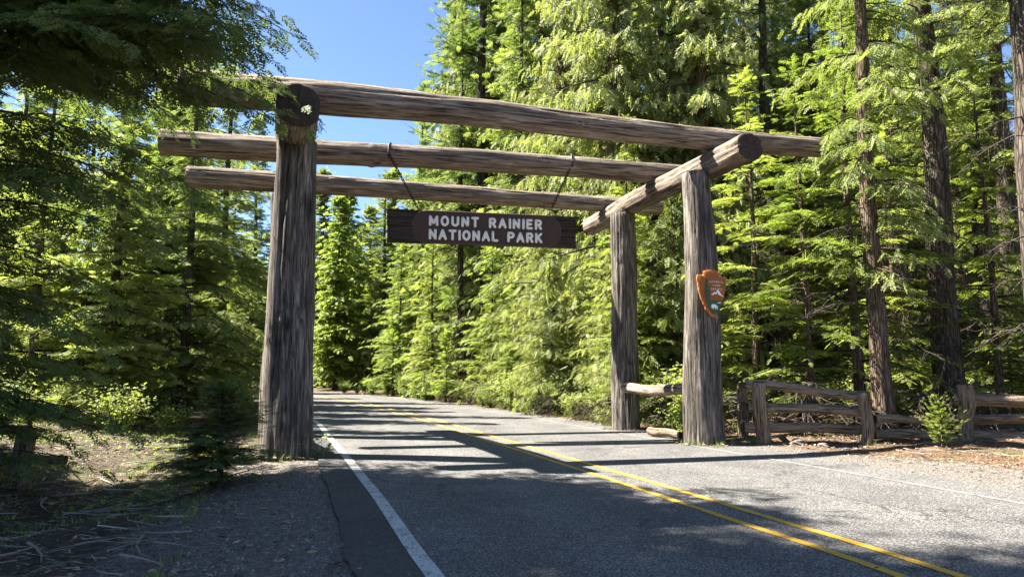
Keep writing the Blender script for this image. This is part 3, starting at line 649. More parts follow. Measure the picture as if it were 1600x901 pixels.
def conifer(name, seed, H, z0, prof, nb, tpl, spray, step=0.2, p0=(5, 15), droop=0.25, lift=0.0, side_ang=55, side_len=0.38, tilt=0.45, hang=0.0,
            trunk_r=0.25, fol='fir', barkm='bark', dead=0, dead_z=(1, 6), az=None, trunk_top=None, lean=0.0, gap=0.0, tonebase=0.4, bare=0.15, extra=(), limb_k=1.0, tipw=0.55):
    """returns (trunk mesh, limb mesh, crown mesh, dead limb mesh or None). prof(t): branch length in metres at height fraction t of the crown"""
    g = np.random.RandomState(seed)
    # trunk
    nz = 26; nr = 14; zz = np.linspace(-0.25, H, nz); V = []
    rr = trunk_r * np.clip(1 - zz / H, 0.03, 1) ** 0.75 * (1 + 0.55 * np.exp(-np.clip(zz, 0, None) / 0.45))
    cx = lean * zz + 0.06 * np.sin(zz * 0.5 + seed) * np.clip(zz / 6, 0, 1); cy = 0.06 * np.sin(zz * 0.43 + seed * 2) * np.clip(zz / 6, 0, 1)
    for i in range(nz):
        for j in range(nr):
            a = 2 * math.pi * j / nr
            q = rr[i] * (1 + 0.10 * mnoise.noise(Vector((math.cos(a) * 2 + seed, math.sin(a) * 2, zz[i] * 0.8))) + 0.10 * math.exp(-max(zz[i], 0) / 0.6) * math.sin(5 * a + seed))
            V.append((cx[i] + q * math.cos(a), cy[i] + q * math.sin(a), zz[i]))
    idx = np.arange(nz * nr).reshape(nz, nr); F = np.stack([idx[:-1], np.roll(idx, -1, 1)[:-1], np.roll(idx, -1, 1)[1:], idx[1:]], -1).reshape(-1, 4)
    tm = mesh_np(name + '_trunk', V, F, M[barkm], True)
    LV, LF, lo = [], [], 0
    Os, Xs, Ns, Ss, Ts = [], [], [], [], []
    for b in range(nb + len(extra)):
        t = (b + g.uniform(0, 1)) / nb; t = t ** 0.9
        z = z0 + (H - z0) * t * 0.985
        l = prof(t) * g.uniform(0.72, 1.18)
        if gap and g.rand() < gap: l *= g.uniform(0.25, 0.6)
        a = g.uniform(0, 2 * np.pi) if az is None else R(g.uniform(*az))
        if b >= nb: z, a, l = extra[b - nb]; t = (z - z0) / (H - z0)
        if l < 0.12: continue
        dh = np.array((math.cos(a), math.sin(a), 0)); sd = np.array((-math.sin(a), math.cos(a), 0))
        k = math.tan(R(g.uniform(*p0) + 38 * t ** 3)); dr = droop * g.uniform(0.7, 1.3)
        n = 7; u = np.linspace(0, 1, n)
        tx = np.interp(z, zz, cx); ty = np.interp(z, zz, cy)
        wv = g.uniform(-.12, .12)
        P = np.array((tx, ty, z))[None] + dh[None] * (l * u)[:, None] + sd[None] * (l * wv * u * u)[:, None]
        P[:, 2] += l * (k * u - dr * u * u + lift * u ** 4)
        wq = g.uniform(0, 6.28, 2); P += (sd[None] * np.sin(u * 7 + wq[0])[:, None] + np.array((0, 0, .7))[None] * np.sin(u * 6 + wq[1])[:, None]) * (0.022 * l * u)[:, None]
        br = min(0.010 + limb_k * 0.011 * l, trunk_r * 0.35)
        v, f = limb_np(P, br, br * 0.2); LV.append(v); LF.append(f + lo); lo += len(v)
        nsd = max(3, int(l * (1 - bare) / (step * 1.0)))
        for q in np.linspace(bare, 1.0, nsd):
            c = np.array([np.interp(q, u, P[:, i]) for i in range(3)])
            tan = np.array([np.interp(min(q + .05, 1), u, P[:, i]) - np.interp(max(q - .05, 0), u, P[:, i]) for i in range(3)]); tan /= np.linalg.norm(tan) + 1e-9
            for s in ((-1, 1) if q < 0.995 else (0,)):
                sdv = np.cross(np.array((0, 0, 1.0)), tan); sdv /= np.linalg.norm(sdv) + 1e-9
                an = R(side_ang + g.uniform(-12, 12)); d = tan * math.cos(an) + s * sdv * math.sin(an) if s else tan
                d = d + np.array((0, 0, -hang * g.uniform(.5, 1.3) - 0.12 * g.rand() + 0.05)); d /= np.linalg.norm(d)
                sl_ = side_len * l * (1.02 - q) * (0.45 + 0.55 * min(1, q * 2.5)) * g.uniform(0.7, 1.2) + spray * tipw
                m = max(1, int(sl_ / (spray * 0.62)))
                for w in range(m):
                    tt = w / m; o = c + d * (sl_ * tt) - np.array((0, 0, (hang * .4 + .10) * sl_ * tt * tt))
                    for s2 in ((-1, 1) if w else (0,)):
                        lat = np.cross(np.array((0, 0, 1.0)), d); lat /= np.linalg.norm(lat) + 1e-9
                        X = d + s2 * lat * 0.75 + g.normal(0, 0.14, 3); X[2] -= hang * 0.6
                        nn = np.array((g.normal(0, tilt), g.normal(0, tilt), 1.0))
                        if hang > 0.5: nn = np.array((g.normal(0, 1), g.normal(0, 1), 0.35))
                        Os.append(o); Xs.append(X); Ns.append(nn); Ss.append(spray * g.uniform(0.75, 1.3) * (0.75 + 0.35 * (1 - q)))
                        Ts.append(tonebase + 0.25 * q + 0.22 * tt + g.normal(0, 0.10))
    # leader
    for z in np.linspace(H * 0.96, H, 6):
        for _ in range(3):
            a = g.uniform(0, 6.28); Os.append(np.array((np.interp(z, zz, cx), np.interp(z, zz, cy), z))); Xs.append(np.array((math.cos(a), math.sin(a), 0.8))); Ns.append(np.array((0, 0, 1.0)))
            Ss.append(spray * 0.8); Ts.append(0.6)
    CV, CF, CT = instance(tpl, np.array(Os), np.array(Xs), np.array(Ns), np.array(Ss), np.array(Ts))
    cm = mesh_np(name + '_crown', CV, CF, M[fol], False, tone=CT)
    lm = mesh_np(name + '_limbs', np.concatenate(LV), np.concatenate(LF), M['limb'], True)
    dm = None
    if dead: dm = dead_limbs(name, seed + 9, dead, dead_z, trunk_r, cx, cy, zz)
    return tm, lm, cm, dm
def dead_limbs(name, seed, n, zr, tr, cx=None, cy=None, zz=None, lmax=2.2, droopy=0.5):
    g = np.random.RandomState(seed); LV, LF, lo = [], [], 0
    def add(P, a, b, nr=3):
        nonlocal lo
        v, f = limb_np(P, a, b, nr); LV.append(v); LF.append(f + lo); lo += len(v)
    for _ in range(n):
        z = g.uniform(*zr); a = g.uniform(0, 6.283); l = g.uniform(0.6, lmax); dh = np.array((math.cos(a), math.sin(a), 0)); u = np.linspace(0, 1, 7)
        b0 = np.array((0 if cx is None else np.interp(z, zz, cx), 0 if cy is None else np.interp(z, zz, cy), z))
        P = b0[None] + dh[None] * (l * u)[:, None]; P[:, 2] += l * (g.uniform(-.1, .25) * u - g.uniform(.1, droopy) * u * u); P += g.normal(0, 0.03 * l, P.shape) * u[:, None]
        add(P, 0.022, 0.006, 4)
        for k in range(int(l * 7)):
            q = g.uniform(0.25, 1); c = np.array([np.interp(q, u, P[:, i]) for i in range(3)]); l2 = g.uniform(.15, .55) * l * .6
            d = dh * g.uniform(.1, .8) + np.array((g.normal(0, .6), g.normal(0, .6), g.uniform(-.8, .15))); d /= np.linalg.norm(d); u2 = np.linspace(0, 1, 4)
            P2 = c[None] + d[None] * (l2 * u2)[:, None]; P2[:, 2] -= 0.25 * l2 * u2 ** 2; P2 += g.normal(0, .03 * l2, P2.shape) * u2[:, None]; add(P2, 0.009, 0.003)
            for _k in range(2):
                q3 = g.randint(1, 4); d3 = d + g.normal(0, .5, 3); d3 /= np.linalg.norm(d3); P3 = P2[q3][None] + d3[None] * (l2 * .45 * u2)[:, None]; add(P3, 0.005, 0.002)
    return mesh_np(name + '_dead', np.concatenate(LV), np.concatenate(LF), M['twig'], True)

def cone(rb, rt, p=0.8, belly=0.12): return lambda t: (rt + (rb - rt) * (1 - t) ** p) * min(1, 0.55 + t / belly * 0.45)
KIND = {}
def kind(name, **kw): KIND[name] = conifer(name, **kw)
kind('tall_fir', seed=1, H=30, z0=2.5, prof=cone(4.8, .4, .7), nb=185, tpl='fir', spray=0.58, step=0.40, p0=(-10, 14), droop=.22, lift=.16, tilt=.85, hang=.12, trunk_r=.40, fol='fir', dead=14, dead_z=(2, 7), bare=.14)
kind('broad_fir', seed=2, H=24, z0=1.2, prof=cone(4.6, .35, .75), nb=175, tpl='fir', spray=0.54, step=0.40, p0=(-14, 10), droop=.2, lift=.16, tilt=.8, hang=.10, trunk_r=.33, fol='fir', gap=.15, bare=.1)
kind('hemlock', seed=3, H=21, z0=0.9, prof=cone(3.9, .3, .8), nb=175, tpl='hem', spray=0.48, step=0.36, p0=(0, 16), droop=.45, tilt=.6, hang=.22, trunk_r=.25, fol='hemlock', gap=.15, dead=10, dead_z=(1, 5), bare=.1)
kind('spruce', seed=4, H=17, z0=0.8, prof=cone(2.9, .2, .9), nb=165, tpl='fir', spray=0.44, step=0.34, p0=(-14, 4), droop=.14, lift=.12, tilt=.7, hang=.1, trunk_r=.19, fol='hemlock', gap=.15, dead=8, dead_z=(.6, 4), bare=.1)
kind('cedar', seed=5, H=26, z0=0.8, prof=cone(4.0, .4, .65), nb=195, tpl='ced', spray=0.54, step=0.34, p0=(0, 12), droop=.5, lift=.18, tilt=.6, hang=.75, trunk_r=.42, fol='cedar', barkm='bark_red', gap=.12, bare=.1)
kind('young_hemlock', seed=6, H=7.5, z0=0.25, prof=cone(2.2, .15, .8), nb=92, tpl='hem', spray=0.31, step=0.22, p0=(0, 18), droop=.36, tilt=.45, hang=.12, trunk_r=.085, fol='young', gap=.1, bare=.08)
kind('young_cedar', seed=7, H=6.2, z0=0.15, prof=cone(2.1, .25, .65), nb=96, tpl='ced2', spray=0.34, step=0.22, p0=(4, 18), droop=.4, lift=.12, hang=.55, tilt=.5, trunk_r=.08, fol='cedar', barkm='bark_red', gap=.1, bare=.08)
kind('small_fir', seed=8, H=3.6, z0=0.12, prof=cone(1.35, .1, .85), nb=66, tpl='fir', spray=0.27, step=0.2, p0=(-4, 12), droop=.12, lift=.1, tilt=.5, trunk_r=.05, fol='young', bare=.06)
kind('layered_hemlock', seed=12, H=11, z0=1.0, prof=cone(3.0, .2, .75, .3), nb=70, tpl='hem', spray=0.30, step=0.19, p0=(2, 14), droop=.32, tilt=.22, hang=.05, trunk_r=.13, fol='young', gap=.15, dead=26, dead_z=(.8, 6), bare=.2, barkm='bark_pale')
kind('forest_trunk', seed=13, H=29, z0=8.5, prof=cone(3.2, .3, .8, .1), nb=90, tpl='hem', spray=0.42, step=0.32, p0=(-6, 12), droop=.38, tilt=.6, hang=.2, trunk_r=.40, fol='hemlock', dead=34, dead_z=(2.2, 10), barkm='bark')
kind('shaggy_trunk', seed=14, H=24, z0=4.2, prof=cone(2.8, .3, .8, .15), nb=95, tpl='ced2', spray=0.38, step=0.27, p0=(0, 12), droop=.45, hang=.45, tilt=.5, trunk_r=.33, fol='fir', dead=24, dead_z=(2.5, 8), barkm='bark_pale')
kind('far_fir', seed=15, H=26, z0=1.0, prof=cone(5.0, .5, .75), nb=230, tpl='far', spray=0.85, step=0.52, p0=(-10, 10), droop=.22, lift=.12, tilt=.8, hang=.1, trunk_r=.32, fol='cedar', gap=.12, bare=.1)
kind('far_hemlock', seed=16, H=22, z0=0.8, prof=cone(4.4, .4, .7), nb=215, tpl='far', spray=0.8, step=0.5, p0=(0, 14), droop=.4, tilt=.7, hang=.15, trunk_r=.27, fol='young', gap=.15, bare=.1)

# near big hemlocks at the left, built singly
_gx = np.random.RandomState(3); EXTRA = [(_gx.uniform(8.0, 12.0), -0.4 + _gx.uniform(-.75, .5), _gx.uniform(4.0, 5.3)) for _ in range(26)]
def hprof(t): return float(np.interp(t, [0, .10, .20, .28, .42, .7, 1], [2.3, 2.4, 2.5, 3.3, 4.2, 2.8, .3]))
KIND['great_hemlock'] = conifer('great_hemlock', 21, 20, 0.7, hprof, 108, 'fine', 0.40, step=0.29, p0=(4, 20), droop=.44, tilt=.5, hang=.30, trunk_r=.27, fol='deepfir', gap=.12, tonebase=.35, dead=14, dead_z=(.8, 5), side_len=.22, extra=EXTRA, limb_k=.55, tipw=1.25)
KIND['fir_sapling'] = conifer('fir_sapling', 22, 1.8, 0.10, cone(1.08, .10, .7), 84, 'finefir', 0.20, step=0.14, p0=(-8, 20), droop=.1, lift=.06, tilt=.6, hang=.1, trunk_r=.035, fol='hemlock', bare=.05, tonebase=.3)
KIND['pine_sapling'] = conifer('pine_sapling', 23, 1.15, 0.05, cone(.62, .2, .5), 60, 'finefir', 0.14, step=0.12, p0=(20, 50), droop=.0, lift=.06, tilt=.9, trunk_r=.03, fol='young', bare=.2)

NAMES = {'tall_fir': 'fir_tree', 'broad_fir': 'fir_tree', 'hemlock': 'hemlock_tree', 'spruce': 'spruce_tree', 'cedar': 'cedar_tree', 'young_hemlock': 'young_hemlock', 'young_cedar': 'young_cedar', 'small_fir': 'young_fir',
         'layered_hemlock': 'hemlock_tree', 'forest_trunk': 'fir_tree', 'shaggy_trunk': 'cedar_tree', 'far_fir': 'fir_tree', 'far_hemlock': 'hemlock_tree', 'great_hemlock': 'hemlock_tree', 'fir_sapling': 'fir_sapling', 'pine_sapling': 'pine_sapling'}
rt = random.Random(77); TREES = []
def tree(k, x, y, s=1.0, label='', group=None, rz=None, sz=None, dead=True, tr=1.0):
    o = empty(NAMES[k], (x, y, gz(x, y)), rt.uniform(0, 6.28) if rz is None else rz)
    o.scale = (s, s, s if sz is None else sz)
    tag(o, label, 'sapling' if 'sapling' in k else 'tree', group)
    tm, lm, cm, dm = KIND[k]
    t = mesh_obj('trunk', tm, o); t.scale = (tr, tr, 1)
    mesh_obj('limbs', lm, o); mesh_obj('crown', cm, o)
    if dm is not None and dead: mesh_obj('dead_branches', dm, o)
    TREES.append((x, y)); return o
def T(k, px, d, s=1.0, label='', group=None, **kw):
    p = at(px, d); return tree(k, p.x, p.y, s, label, group, **kw)

# ---- left foreground
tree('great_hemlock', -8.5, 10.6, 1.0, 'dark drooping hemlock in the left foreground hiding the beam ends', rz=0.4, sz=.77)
tree('spruce', -12.3, 13.0, .95, 'spruce left of the view behind the foreground hemlock')
tree('tall_fir', -15.2, 9.8, .95, 'tall fir left of the view shading the near road')
tree('tall_fir', -14.2, 5.8, 1.0, 'tall fir far left of the viewer shading the nearest road')
tree('great_hemlock', -13.2, 7.0, 1.1, 'hemlock at the left beside the tall firs', rz=2.4)
tree('fir_sapling', -4.5, 11.2, 1.18, 'small dark fir sapling in front of the left gate post', rz=1.0, sz=.86)
# ---- left forest beyond the gate
LEFT = [('hemlock', 345, 29, .80, 'slim-trunked hemlock just left of the left gate post'), ('spruce', 392, 41, 1.0, 'dark spruce against the sky left of the gate post'), ('spruce', 300, 33, .95, 'narrow spruce left of the slim-trunked hemlock'),
        ('broad_fir', 245, 34, .72, 'broad dark fir behind the left beam ends'), ('hemlock', 185, 27, .70, 'shaded hemlock among the left trees, right of two thin trunks'), ('layered_hemlock', 128, 25, 1.2, 'thin-trunked hemlock with dead twigs left of centre-left stand'),
        ('layered_hemlock', 55, 24, 1.25, 'thin-trunked hemlock with dead twigs near the left edge'), ('hemlock', 10, 27, .75, 'shaded hemlock at the left edge behind the old fence post'),
        ('spruce', 90, 31, .9, 'spruce between the two thin-trunked left hemlocks')]
LEFT += [('spruce', 175, 21.5, .9, 'dark spruce right of the thin-trunked left hemlocks'), ('hemlock', 290, 25.5, .72, 'hemlock behind the fir sapling left of the gate post')]
for k, px, d, s, lab in LEFT: T(k, px, d, s, lab)
g_ = np.random.RandomState(5)
for i in range(26):
    px, d = g_.uniform(-160, 365), g_.uniform(36, 62)
    T(['hemlock', 'spruce', 'broad_fir', 'far_hemlock'][i % 4], px, d, g_.uniform(.7, .95), 'evergreen deep in the shaded left stand behind the hemlock boughs', 'trees deep in the left stand')
for i in range(9):
    px, d = g_.uniform(-40, 235), g_.uniform(21, 31)
    T('young_hemlock' if i % 2 else 'small_fir', px, d, g_.uniform(.5, .95), 'young evergreen under the left trees beyond the ditch', 'young evergreens under the left stand')
# ---- road bend in the distance
BEND = [(500, 82, 'far_fir'), (540, 76, 'far_hemlock'), (575, 84, 'far_fir'), (612, 78, 'far_fir'), (650, 72, 'far_hemlock'), (520, 98, 'far_fir'), (590, 100, 'far_hemlock'), (455, 96, 'far_hemlock'), (478, 108, 'far_fir'),
        (430, 104, 'far_fir'), (405, 112, 'far_hemlock'), (380, 106, 'far_fir'), (350, 115, 'far_fir'), (320, 112, 'far_hemlock'), (560, 112, 'far_fir'), (635, 92, 'far_fir'), (690, 88, 'far_fir'), (285, 118, 'far_fir'), (250, 120, 'far_hemlock'), (488, 90, 'far_hemlock'), (526, 70, 'far_hemlock'), (556, 90, 'broad_fir'), (598, 72, 'broad_fir'), (628, 66, 'hemlock'), (668, 80, 'far_fir'), (505, 118, 'far_fir'), (540, 125, 'far_fir'), (580, 125, 'far_fir'), (615, 115, 'far_hemlock')]
for px, d, k in BEND: T(k, px, d, rt.uniform(.78, .98), 'sunlit evergreen at the far road bend seen under the beams', 'evergreens at the far road bend')
for i in range(14):
    px = 400 + i * 20; d = float(np.interp(px, [380, 500, 560, 640, 680], [100, 84, 72, 58, 50])) + rt.uniform(1, 4)
    T(['young_hemlock', 'young_cedar', 'small_fir'][i % 3], px, d, rt.uniform(.9, 1.5), 'young sunlit evergreen at the verge of the far road bend', 'young evergreens at the far bend')
# ---- right-hand side of the road, centre of the picture
MID = [('tall_fir', 752, 46, 1.05, 'tall fir with bare dark trunk rising behind the beams left of centre'), ('cedar', 722, 52, .9, 'dark-trunked cedar behind the left half of the hanging sign'), ('tall_fir', 706, 60, 1.0, 'tall fir whose crown borders the blue sky'),
       ('tall_fir', 850, 42, 1.0, 'tall green fir above the top beam right of centre'), ('cedar', 965, 31, 1.0, 'large drooping cedar behind the inner right post'), ('cedar', 880, 35, .85, 'drooping cedar behind the right half of the sign'),
       ('hemlock', 815, 39, .95, 'hemlock behind the middle of the hanging sign'), ('broad_fir', 1045, 33, 1.05, 'broad fir between the two right gate posts'), ('cedar', 1110, 30, .95, 'cedar behind the outer right gate post'),
       ('broad_fir', 655, 72, .95, 'broad fir leaning into the sky gap beside the tall fir'), ('hemlock', 652, 58, .7, 'hemlock right of the far bend with drooping dark boughs'), ('broad_fir', 770, 58, 1.05, 'broad fir behind the bare dark trunk left of centre')]
for k, px, d, s, lab in MID: T(k, px, d, s * 1.12, lab, sz=s * 1.4)
for i, (px, d) in enumerate(((800, 52), (905, 47), (1000, 43), (1085, 47), (1148, 40), (1235, 43), (1312, 41), (940, 56), (860, 60), (1050, 58))):
    T(['tall_fir', 'broad_fir', 'cedar'][i % 3], px, d, rt.uniform(1.1, 1.3), sz=rt.uniform(1.35, 1.5), label= 'tall sunlit evergreen in the wall of trees above the cross beams', group='tall trees above the beams')
def edge_x(y): # right edge of the road at distance y
    i = np.abs(CLS[:, 1] - y).argmin(); return CLS[i, 0] + RN[i, 0] * 4.6
HEDGE = [(22.8, 'young_cedar', .85, 1.6), (24.4, 'young_hemlock', .9, 1.9), (26, 'young_cedar', 1.0, 1.8), (27.5, 'young_hemlock', 1.15, 2.6), (29.2, 'young_cedar', 1.15, 1.8), (31, 'young_hemlock', 1.1, 2.2), (33, 'young_cedar', 1.3, 2.0), (35, 'young_hemlock', 1.2, 2.6),
         (37, 'young_cedar', 1.2, 2.0), (39.5, 'young_hemlock', 1.4, 2.4), (42, 'small_fir', 1.6, 1.5), (44.5, 'young_cedar', 1.4, 2.6), (47, 'young_hemlock', 1.3, 2.2), (50, 'young_cedar', 1.5, 2.4), (53, 'small_fir', 1.7, 1.6), (56, 'young_hemlock', 1.5, 2.6), (25, 'young_cedar', 1.4, 4.2), (28.5, 'young_hemlock', 1.6, 4.8), (33.5, 'young_cedar', 1.7, 5), (38, 'young_hemlock', 1.7, 5.2), (43, 'young_cedar', 1.8, 5.5)]
ORD = 'first second third fourth fifth sixth seventh eighth ninth tenth eleventh twelfth thirteenth fourteenth fifteenth sixteenth seventeenth eighteenth nineteenth twentieth'.split()
HEDGE = [h for h in HEDGE if h[3] < 4]; BACK = [(25, 'young_cedar', 1.4, 4.2), (28.5, 'layered_hemlock', 1.1, 4.4), (33.5, 'young_cedar', 1.8, 5), (38, 'young_hemlock', 1.8, 5.2), (43, 'young_cedar', 1.9, 5.5)]
for i, (y, k, s, off) in enumerate(HEDGE): tree(k, edge_x(y) + off + rt.uniform(-.5, .9), y + rt.uniform(-.6, .6), s * rt.uniform(.55, 1.2), 'young %s in the right verge row, %s beyond the inner right post' % (k.split('_')[1], ORD[i]), 'young evergreens along the right verge', dead=False)
for i, (y, k, s, off) in enumerate(BACK): tree(k, edge_x(y) + off, y, s, 'taller young %s behind the right verge row, %s beyond the gate' % (k.split('_')[1], ORD[i]), 'taller young evergreens behind the verge')
# ---- right-hand forest behind the fence
RIGHT = [('forest_trunk', 1478, 21, 1.0, 'thick straight brown trunk standing behind the right fence', dict(tr=1.05)), ('shaggy_trunk', 1372, 18.2, .95, 'shaggy pale-barked tree beside the fence post end', dict(tr=.8)),
         ('layered_hemlock', 1338, 20.5, 1.25, 'slim reddish trunk with flat sunlit boughs left of the shaggy tree', {}), ('layered_hemlock', 1180, 21.5, 1.0, 'young layered hemlock just right of the outer gate post', {}), ('layered_hemlock', 1262, 19.6, .95, 'layered hemlock above the split rail fence', {}),
         ('layered_hemlock', 1400, 25, 1.1, 'layered hemlock between the shaggy tree and the thick trunk', {}), ('layered_hemlock', 1555, 21, 1.0, 'layered hemlock at the right behind the shaded fence', {}), ('forest_trunk', 1212, 32, .95, 'dark trunk deep behind the top right beam end', {}),
         ('forest_trunk', 1415, 27, .9, 'dark trunk behind the thick straight trunk', {}), ('forest_trunk', 1548, 27, .9, 'dark trunk left of a pair near the right edge', {}), ('forest_trunk', 1590, 25, .95, 'dark trunk right of a pair near the right edge', {}), ('shaggy_trunk', 1510, 33, .9, 'slender pale trunk right of the thick straight trunk', {}),
         ('forest_trunk', 1644, 13.2, 1.0, 'near brown trunk cut by the right edge of the view', dict(tr=.95)), ('hemlock', 1290, 31, .95, 'hemlock filling the gap above the fence', {}), ('cedar', 1180, 36, .95, 'cedar behind the young layered hemlock right of the gate', {}),
         ('hemlock', 1350, 36, 1.0, 'hemlock behind the slim reddish trunk', {}), ('broad_fir', 1465, 37, 1.0, 'broad fir behind the thick straight trunk', {}), ('hemlock', 1570, 38, 1.0, 'hemlock behind the pair of dark trunks', {})]
for k, px, d, s, lab, kw in RIGHT: T(k, px, d, s, lab, **kw)
for i in range(34):
    px, d = g_.uniform(700, 1750), g_.uniform(44, 80)
    if px < 900: d += 20
    T(['tall_fir', 'hemlock', 'broad_fir', 'far_hemlock', 'far_fir'][i % 5], px, d, g_.uniform(.85, 1.1), 'evergreen deep in the dense forest right of the road', 'trees deep in the right forest')
for i in range(16):
    px, d = g_.uniform(1150, 1680), g_.uniform(20, 33)
    T(['young_hemlock', 'small_fir', 'young_cedar'][i % 3], px, d, g_.uniform(.4, .9), 'young evergreen in the understorey behind the right fence', 'young evergreens behind the right fence')
T('pine_sapling', 1460, 14.8, .72, 'small bushy pine sapling in front of the right fence')

# ---- the dense far forest that closes the view
for i in range(80):
    px = g_.uniform(660, 1800); d = g_.uniform(62, 125)
    if px < 860: d = g_.uniform(85, 135)
    T(['far_fir', 'far_hemlock'][i % 2], px, d, g_.uniform(.85, 1.15), 'evergreen far back in the forest right of the road', 'trees far back on the right')
for i in range(50):
    px = g_.uniform(-250, 360); d = g_.uniform(60, 118)
    p = at(px, d)
    if abs(float(road_s(np.array([p.x]), np.array([p.y]))[0])) < 7 or (p.x > -80 and 62 < p.y < 102): continue
    T(['far_fir', 'far_hemlock'][i % 2], px, d, g_.uniform(.75, 1.0), 'evergreen far back behind the shaded left stand', 'trees far back on the left')

# ------------------------------------------------------------------ shrubs
def shrub_mesh(name, seed, h, r, stems, leaf, nleaf, mat='leaf'):
    g = np.random.RandomState(seed); LV, LF, lo = [], [], 0; O, X, Nn, S, Tn = [], [], [], [], []
    for k in range(stems):
        a = g.uniform(0, 6.283); l = h * g.uniform(.6, 1.1); out = r * g.uniform(.2, 1.0); u = np.linspace(0, 1, 6)
        P = np.stack([math.cos(a) * out * u ** 1.4 + g.normal(0, .03, 6) * u, math.sin(a) * out * u ** 1.4 + g.normal(0, .03, 6) * u, l * (u - .18 * u * u)], 1)
        v, f = limb_np(P, .010, .003, 3); LV.append(v); LF.append(f + lo); lo += len(v)
        for _ in range(nleaf // stems):
            q = g.uniform(.15, 1); c = np.array([np.interp(q, u, P[:, i]) for i in range(3)]) + g.normal(0, .11 * r, 3); c[2] = max(c[2], .02)
            O.append(c); d = np.array((g.normal(), g.normal(), g.normal(-.15, .4))); X.append(d); Nn.append(np.array((g.normal(0, .5), g.normal(0, .5), 1.0))); S.append(leaf * g.uniform(.6, 1.4)); Tn.append(.45 + .25 * q + g.normal(0, .15))
    V, F, Tt = instance('leaflet', np.array(O), np.array(X), np.array(Nn), np.array(S), np.array(Tn))
    return mesh_np(name + '_stems', np.concatenate(LV), np.concatenate(LF), M['limb'], True), mesh_np(name + '_leaves', V, F, M[mat], False, tone=Tt)
_V, _F = [], []
kite((0, 0, 0), (1, 0, -.1), (0, 0, 1), 1.0, .5, _V, _F); kite((.1, 0, 0), (.6, .8, -.1), (0, 0, 1), .7, .36, _V, _F); kite((.1, 0, 0), (.6, -.8, -.1), (0, 0, 1), .7, .36, _V, _F)
TPL['leaflet'] = (np.array(_V, np.float32), np.array(_F, np.int32))
SH = [shrub_mesh('shrub', 31, 1.5, .9, 26, .085, 1500), shrub_mesh('shrub', 32, 1.0, .8, 22, .07, 1100), shrub_mesh('shrub', 33, 2.1, 1.2, 30, .10, 1700)]
def shrub(k, x, y, s, label, group=None):
    o = empty('leafy_shrub', (x, y, gz(x, y)), rt.uniform(0, 6.28)); o.scale = (s, s, s); tag(o, label, 'shrub', group)
    mesh_obj('stems', SH[k][0], o); mesh_obj('leaves', SH[k][1], o); return o
for i, y in enumerate(np.linspace(22.2, 62, 34)):
    shrub(i % 3, edge_x(y) + .75 + rt.uniform(0, .9), y + rt.uniform(-.4, .4), rt.uniform(.55, 1.0), 'low leafy shrub at the sunlit right verge beyond the gate', 'shrubs along the right verge')
for i in range(40):
    p = at(g_.uniform(1010, 1660), g_.uniform(18.5, 40)); shrub(i % 3, p.x, p.y, g_.uniform(.6, 1.3), 'leafy understorey shrub among the trunks behind the right fence', 'shrubs behind the right fence')
for i in range(34):
    p = at(g_.uniform(-60, 400), g_.uniform(17, 42)); shrub(i % 3, p.x, p.y, g_.uniform(.5, 1.1), 'leafy shrub on the shaded left forest floor', 'shrubs under the left stand')

# ------------------------------------------------------------------ ground litter, gravel, grass
def scatter(n, x0, x1, y0, y1, seed, cond):
    g = np.random.RandomState(seed); P = []
    while len(P) < n:
        x = g.uniform(x0, x1, 4000); y = y0 + (y1 - y0) * g.uniform(0, 1, 4000) ** 1.3; sd = road_s(x, y)
        k = cond(sd, x, y, g.uniform(0, 1, 4000)); P += list(zip(x[k], y[k]))
    P = np.array(P[:n]); return np.column_stack([P, ground_z(P[:, 0], P[:, 1])]), g
def pebbles(name, P, g, r0, r1, mat):
    base = np.array([(1, 0, 0), (0, 1, 0), (-1, 0, 0), (0, -1, 0), (.2, .1, .75), (-.1, -.2, -.7)]); n = len(P)
    Fb = np.array([(0, 1, 4), (1, 2, 4), (2, 3, 4), (3, 0, 4), (1, 0, 5), (2, 1, 5), (3, 2, 5), (0, 3, 5)])
    sc = (r0 + (r1 - r0) * g.uniform(0, 1, n) ** 3)[:, None, None] * g.uniform(.6, 1.3, (n, 6, 3)); a = g.uniform(0, 6.28, n); c, q = np.cos(a)[:, None], np.sin(a)[:, None]
    V = base[None] * sc; V = np.stack([V[..., 0] * c - V[..., 1] * q, V[..., 0] * q + V[..., 1] * c, V[..., 2]], -1) + P[:, None, :]
    F = Fb[None] + (np.arange(n) * 6)[:, None, None]
    return mesh_np(name, V.reshape(-1, 3), F.reshape(-1, 3), mat, False, tone=np.repeat(g.uniform(0, 1, n), 8))
def toned(name, a, b, c):
    m, nt, out = newmat(name); t = N(nt, 'ShaderNodeAttribute', attribute_name='tone'); r = ramp(nt, [(0, a), (.5, b), (1, c)]); nt.links.new(t.outputs['Fac'], r.inputs[0]); p = principled(nt, out, .9, .2); nt.links.new(r.outputs[0], p.inputs['Base Color']); return m
M['gravel'] = toned('gravel_stones', (.055, .048, .042), (.145, .130, .112), (.34, .315, .28)); M['litter'] = toned('needle_litter', (.05, .035, .022), (.17, .11, .07), (.38, .29, .20)); M['stickl'] = toned('grey_twigs', (.09, .075, .06), (.23, .195, .16), (.46, .42, .36))
P, g = scatter(9000, -8, 0, 3.5, 15, 1, lambda sd, x, y, u: (sd < -4.32) & (sd > -6.7) & (u < np.clip((6.9 + sd) / 1.2, 0, 1)))
tag(mesh_obj('gravel', pebbles('gravel', P, g, .005, .021, M['gravel'])), 'grey gravel stones on the left road shoulder', 'gravel', kind='stuff')
P, g = scatter(6000, 3, 14, 7, 22, 2, lambda sd, x, y, u: (sd > 4.7) & (sd < 8.5) & (u < np.clip((8.7 - sd) / 2, 0, 1)))
